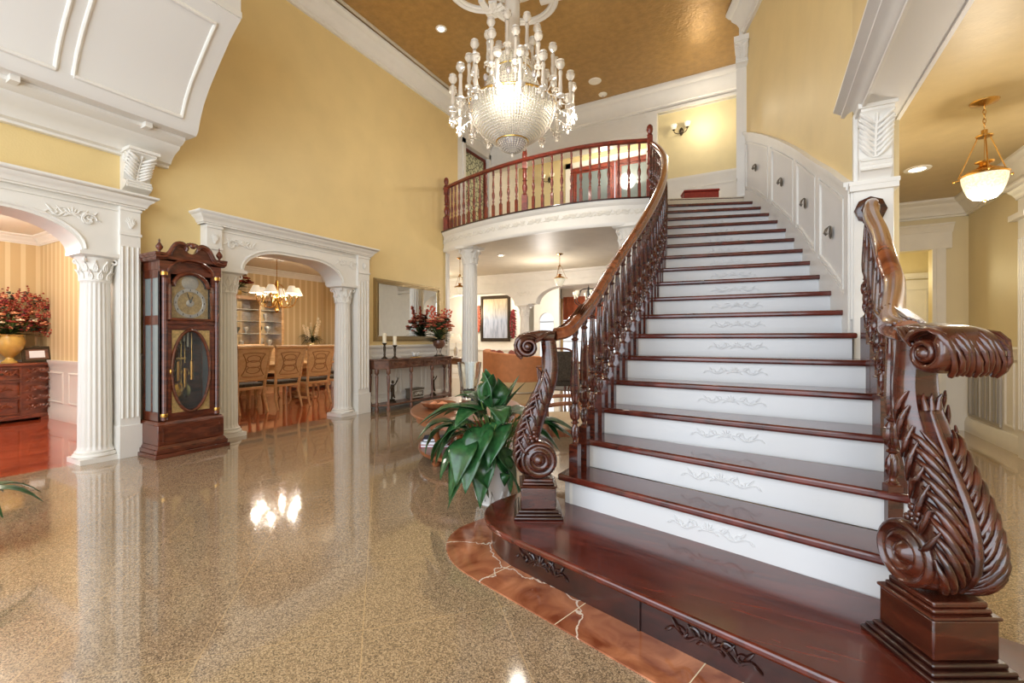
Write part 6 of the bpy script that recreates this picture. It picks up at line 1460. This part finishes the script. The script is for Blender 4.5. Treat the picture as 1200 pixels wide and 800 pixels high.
def curtain(label, x0, x1, y, z0, z1, m_):
    mb = MB(); n = 40
    mb.grid(lambda u, v: (x0 + (x1 - x0) * u, y + .04 * sin(u * n) - .0, z0 + (z1 - z0) * v), 90, 1); o = mb.build('curtain', m_, None, solid=.004, ang=80)
    return tag(o, label, 'curtain')
curtain('gold curtain panel hanging at the left of the far living room windows', -7.35, -6.95, 16.7, .05, 2.85, 'curtain_gold')
curtain('rust orange drapery gathered across the top of the far windows', -6.9, -5.2, 16.62, 2.0, 2.9, 'curtain')
curtain('rust orange curtain panel beside the far windows, behind the stair balusters', -4.55, -4.15, 16.7, .05, 2.85, 'curtain')
fc = thing('iron_chandelier', 'dark scrolled iron chandelier in the far living room above the handrail', 'chandelier', (-4.38, 12.44, 0))
mb = MB().tube([(0, 0, 3.25), (0, 0, 2.75)], .01, n=6).lathe([(.0, 2.2), (.04, 2.24), (.02, 2.4), (.05, 2.5), (.02, 2.75)], n=12)
mb.build('stem', 'black', fc)
for k in range(6):
    a = pi * k / 3; u = Vector((cos(a), sin(a), 0)); m_ = MB().tube(cr_([tuple(u * .03 + Vector((0, 0, 2.3))), tuple(u * .2 + Vector((0, 0, 2.2))), tuple(u * .4 + Vector((0, 0, 2.3))), tuple(u * .42 + Vector((0, 0, 2.42)))], 5), .014, n=6).tube(cr_([tuple(u * .03 + Vector((0, 0, 2.7))), tuple(u * .25 + Vector((0, 0, 2.65))), tuple(u * .35 + Vector((0, 0, 2.45)))], 5), .011, n=6)
    ao = m_.build('arm', 'black', fc); MB().lathe([(.02, 2.42), (.02, 2.5), (.05, 2.52), (.06, 2.6), (.05, 2.62)], u.x * .42, u.y * .42, 0, n=12, cap=False).build('glass_shade', 'glasslit', ao)
def armchair(label, loc, rz, fab, wd_='chest_wood'):
    t = thing('armchair', label, 'armchair', loc, rz)
    MB().box(-.30, .30, -.30, .30, .30, .46).build('seat', fab, t, bevel=.04, seg=3); MB().prism([(-.34, -.30), (-.24, -.31), (-.24, .31), (-.34, .30)], .40, 1.0).build('backrest', fab, t, bevel=.03, seg=3)
    for s in (-1, 1):
        MB().tube(cr_([(-.28, s * .31, .70), (0, s * .33, .68), (.24, s * .33, .66), (.27, s * .33, .60)], 4), .024, n=8).tube([(.24, s * .33, .65), (.2, s * .31, .35)], .02, n=8).build('arm', wd_, t)
        for x in (-.28, .27): MB().tube(cr_([(x * 1.08, s * .29, 0), (x, s * .27, .15), (x, s * .28, .32)], 3), lambda u: .016 + .014 * u, n=8).build('leg', wd_, t)
    MB().tube(cr_([(-.29, -.31, .42), (-.32, -.31, .95), (-.33, 0, 1.06), (-.32, .31, .95), (-.29, .31, .42)], 6), .02, n=8).build('back_frame', wd_, t)
    return t
ac_ = armchair('dark patterned armchair seen just right of the left scroll newel of the stairs', (-3.75, 8.6, 0), 2.2, 'dark_fabric')
armchair('rust armchair in the living room, seen between the first stair balusters', (-3.75, 10.4, 0), 2.6, 'rust_fabric')
armchair('rust armchair farther back in the living room near the windows', (-2.9, 12.6, 0), 3.6, 'rust_fabric')
armchair('cream armchair by the far windows of the living room', (-4.9, 14.6, 0), -1.2, 'cream_fabric')
lt = thing('carved_coffee_table', 'dark carved coffee table on the living room floor behind the balusters', 'coffee table', (-3.75, 11.6, 0))
MB().prism(oval(.75, .45), .42, .46).build('top', 'black', lt, bevel=.008); MB().prism(oval(.66, .38), .34, .42).build('apron', 'black', lt)
for x in (-.5, .5):
    for y in (-.26, .26): MB().tube(cr_([(x * 1.1, y * 1.1, 0), (x * .95, y * .95, .12), (x * 1.05, y * 1.05, .36)], 4), lambda u: .02 + .03 * u, n=8).build('leg', 'black', lt)
st_ = thing('side_table', 'dark side table against the far wall beyond the left wall corner', 'side table', (-7.0, 9.6, 0))
MB().box(-.35, .35, -.25, .25, .72, .76).build('top', 'console_wood', st_, bevel=.005); MB().box(-.32, .32, -.22, .22, .60, .72).build('apron', 'console_wood', st_)
for x in (-.3, .3):
    for y in (-.2, .2): MB().lathe([(.015, 0), (.02, .1), (.016, .3), (.024, .6)], x, y, 0, n=10).build('leg', 'console_wood', st_)
lp_ = thing('table_lamp', 'small lamp with pale shade on the side table beyond the left wall corner', 'lamp', (-7.0, 9.6, .76))
MB().lathe([(.08, 0), (.08, .02), (.03, .04), (.05, .12), (.06, .2), (.02, .3), (.012, .42)], n=16).build('base', 'pot_white', lp_); MB().lathe([(.16, .40), (.10, .62)], n=24, cap=False).build('lamp_shade', 'shade', lp_, solid=.003)
rg_ = MB().prism([(-5.3, 10.2), (-2.6, 10.2), (-2.6, 13.4), (-5.3, 13.4)], 0, .012); tag(rg_.build('area_rug', 'dark_fabric'), 'dark patterned area rug under the living room seating', 'rug')
# landing
rd = thing('red_bench', 'low red leather box bench on the landing at the top of the stairs', 'bench', (-.92, 8.10, ZF), .35)
MB().box(-.27, .27, -.13, .13, .0, .15).build('box', 'red_fabric', rd, bevel=.015); MB().box(-.28, .28, -.14, .14, .15, .185).build('lid', 'red_fabric', rd, bevel=.012)
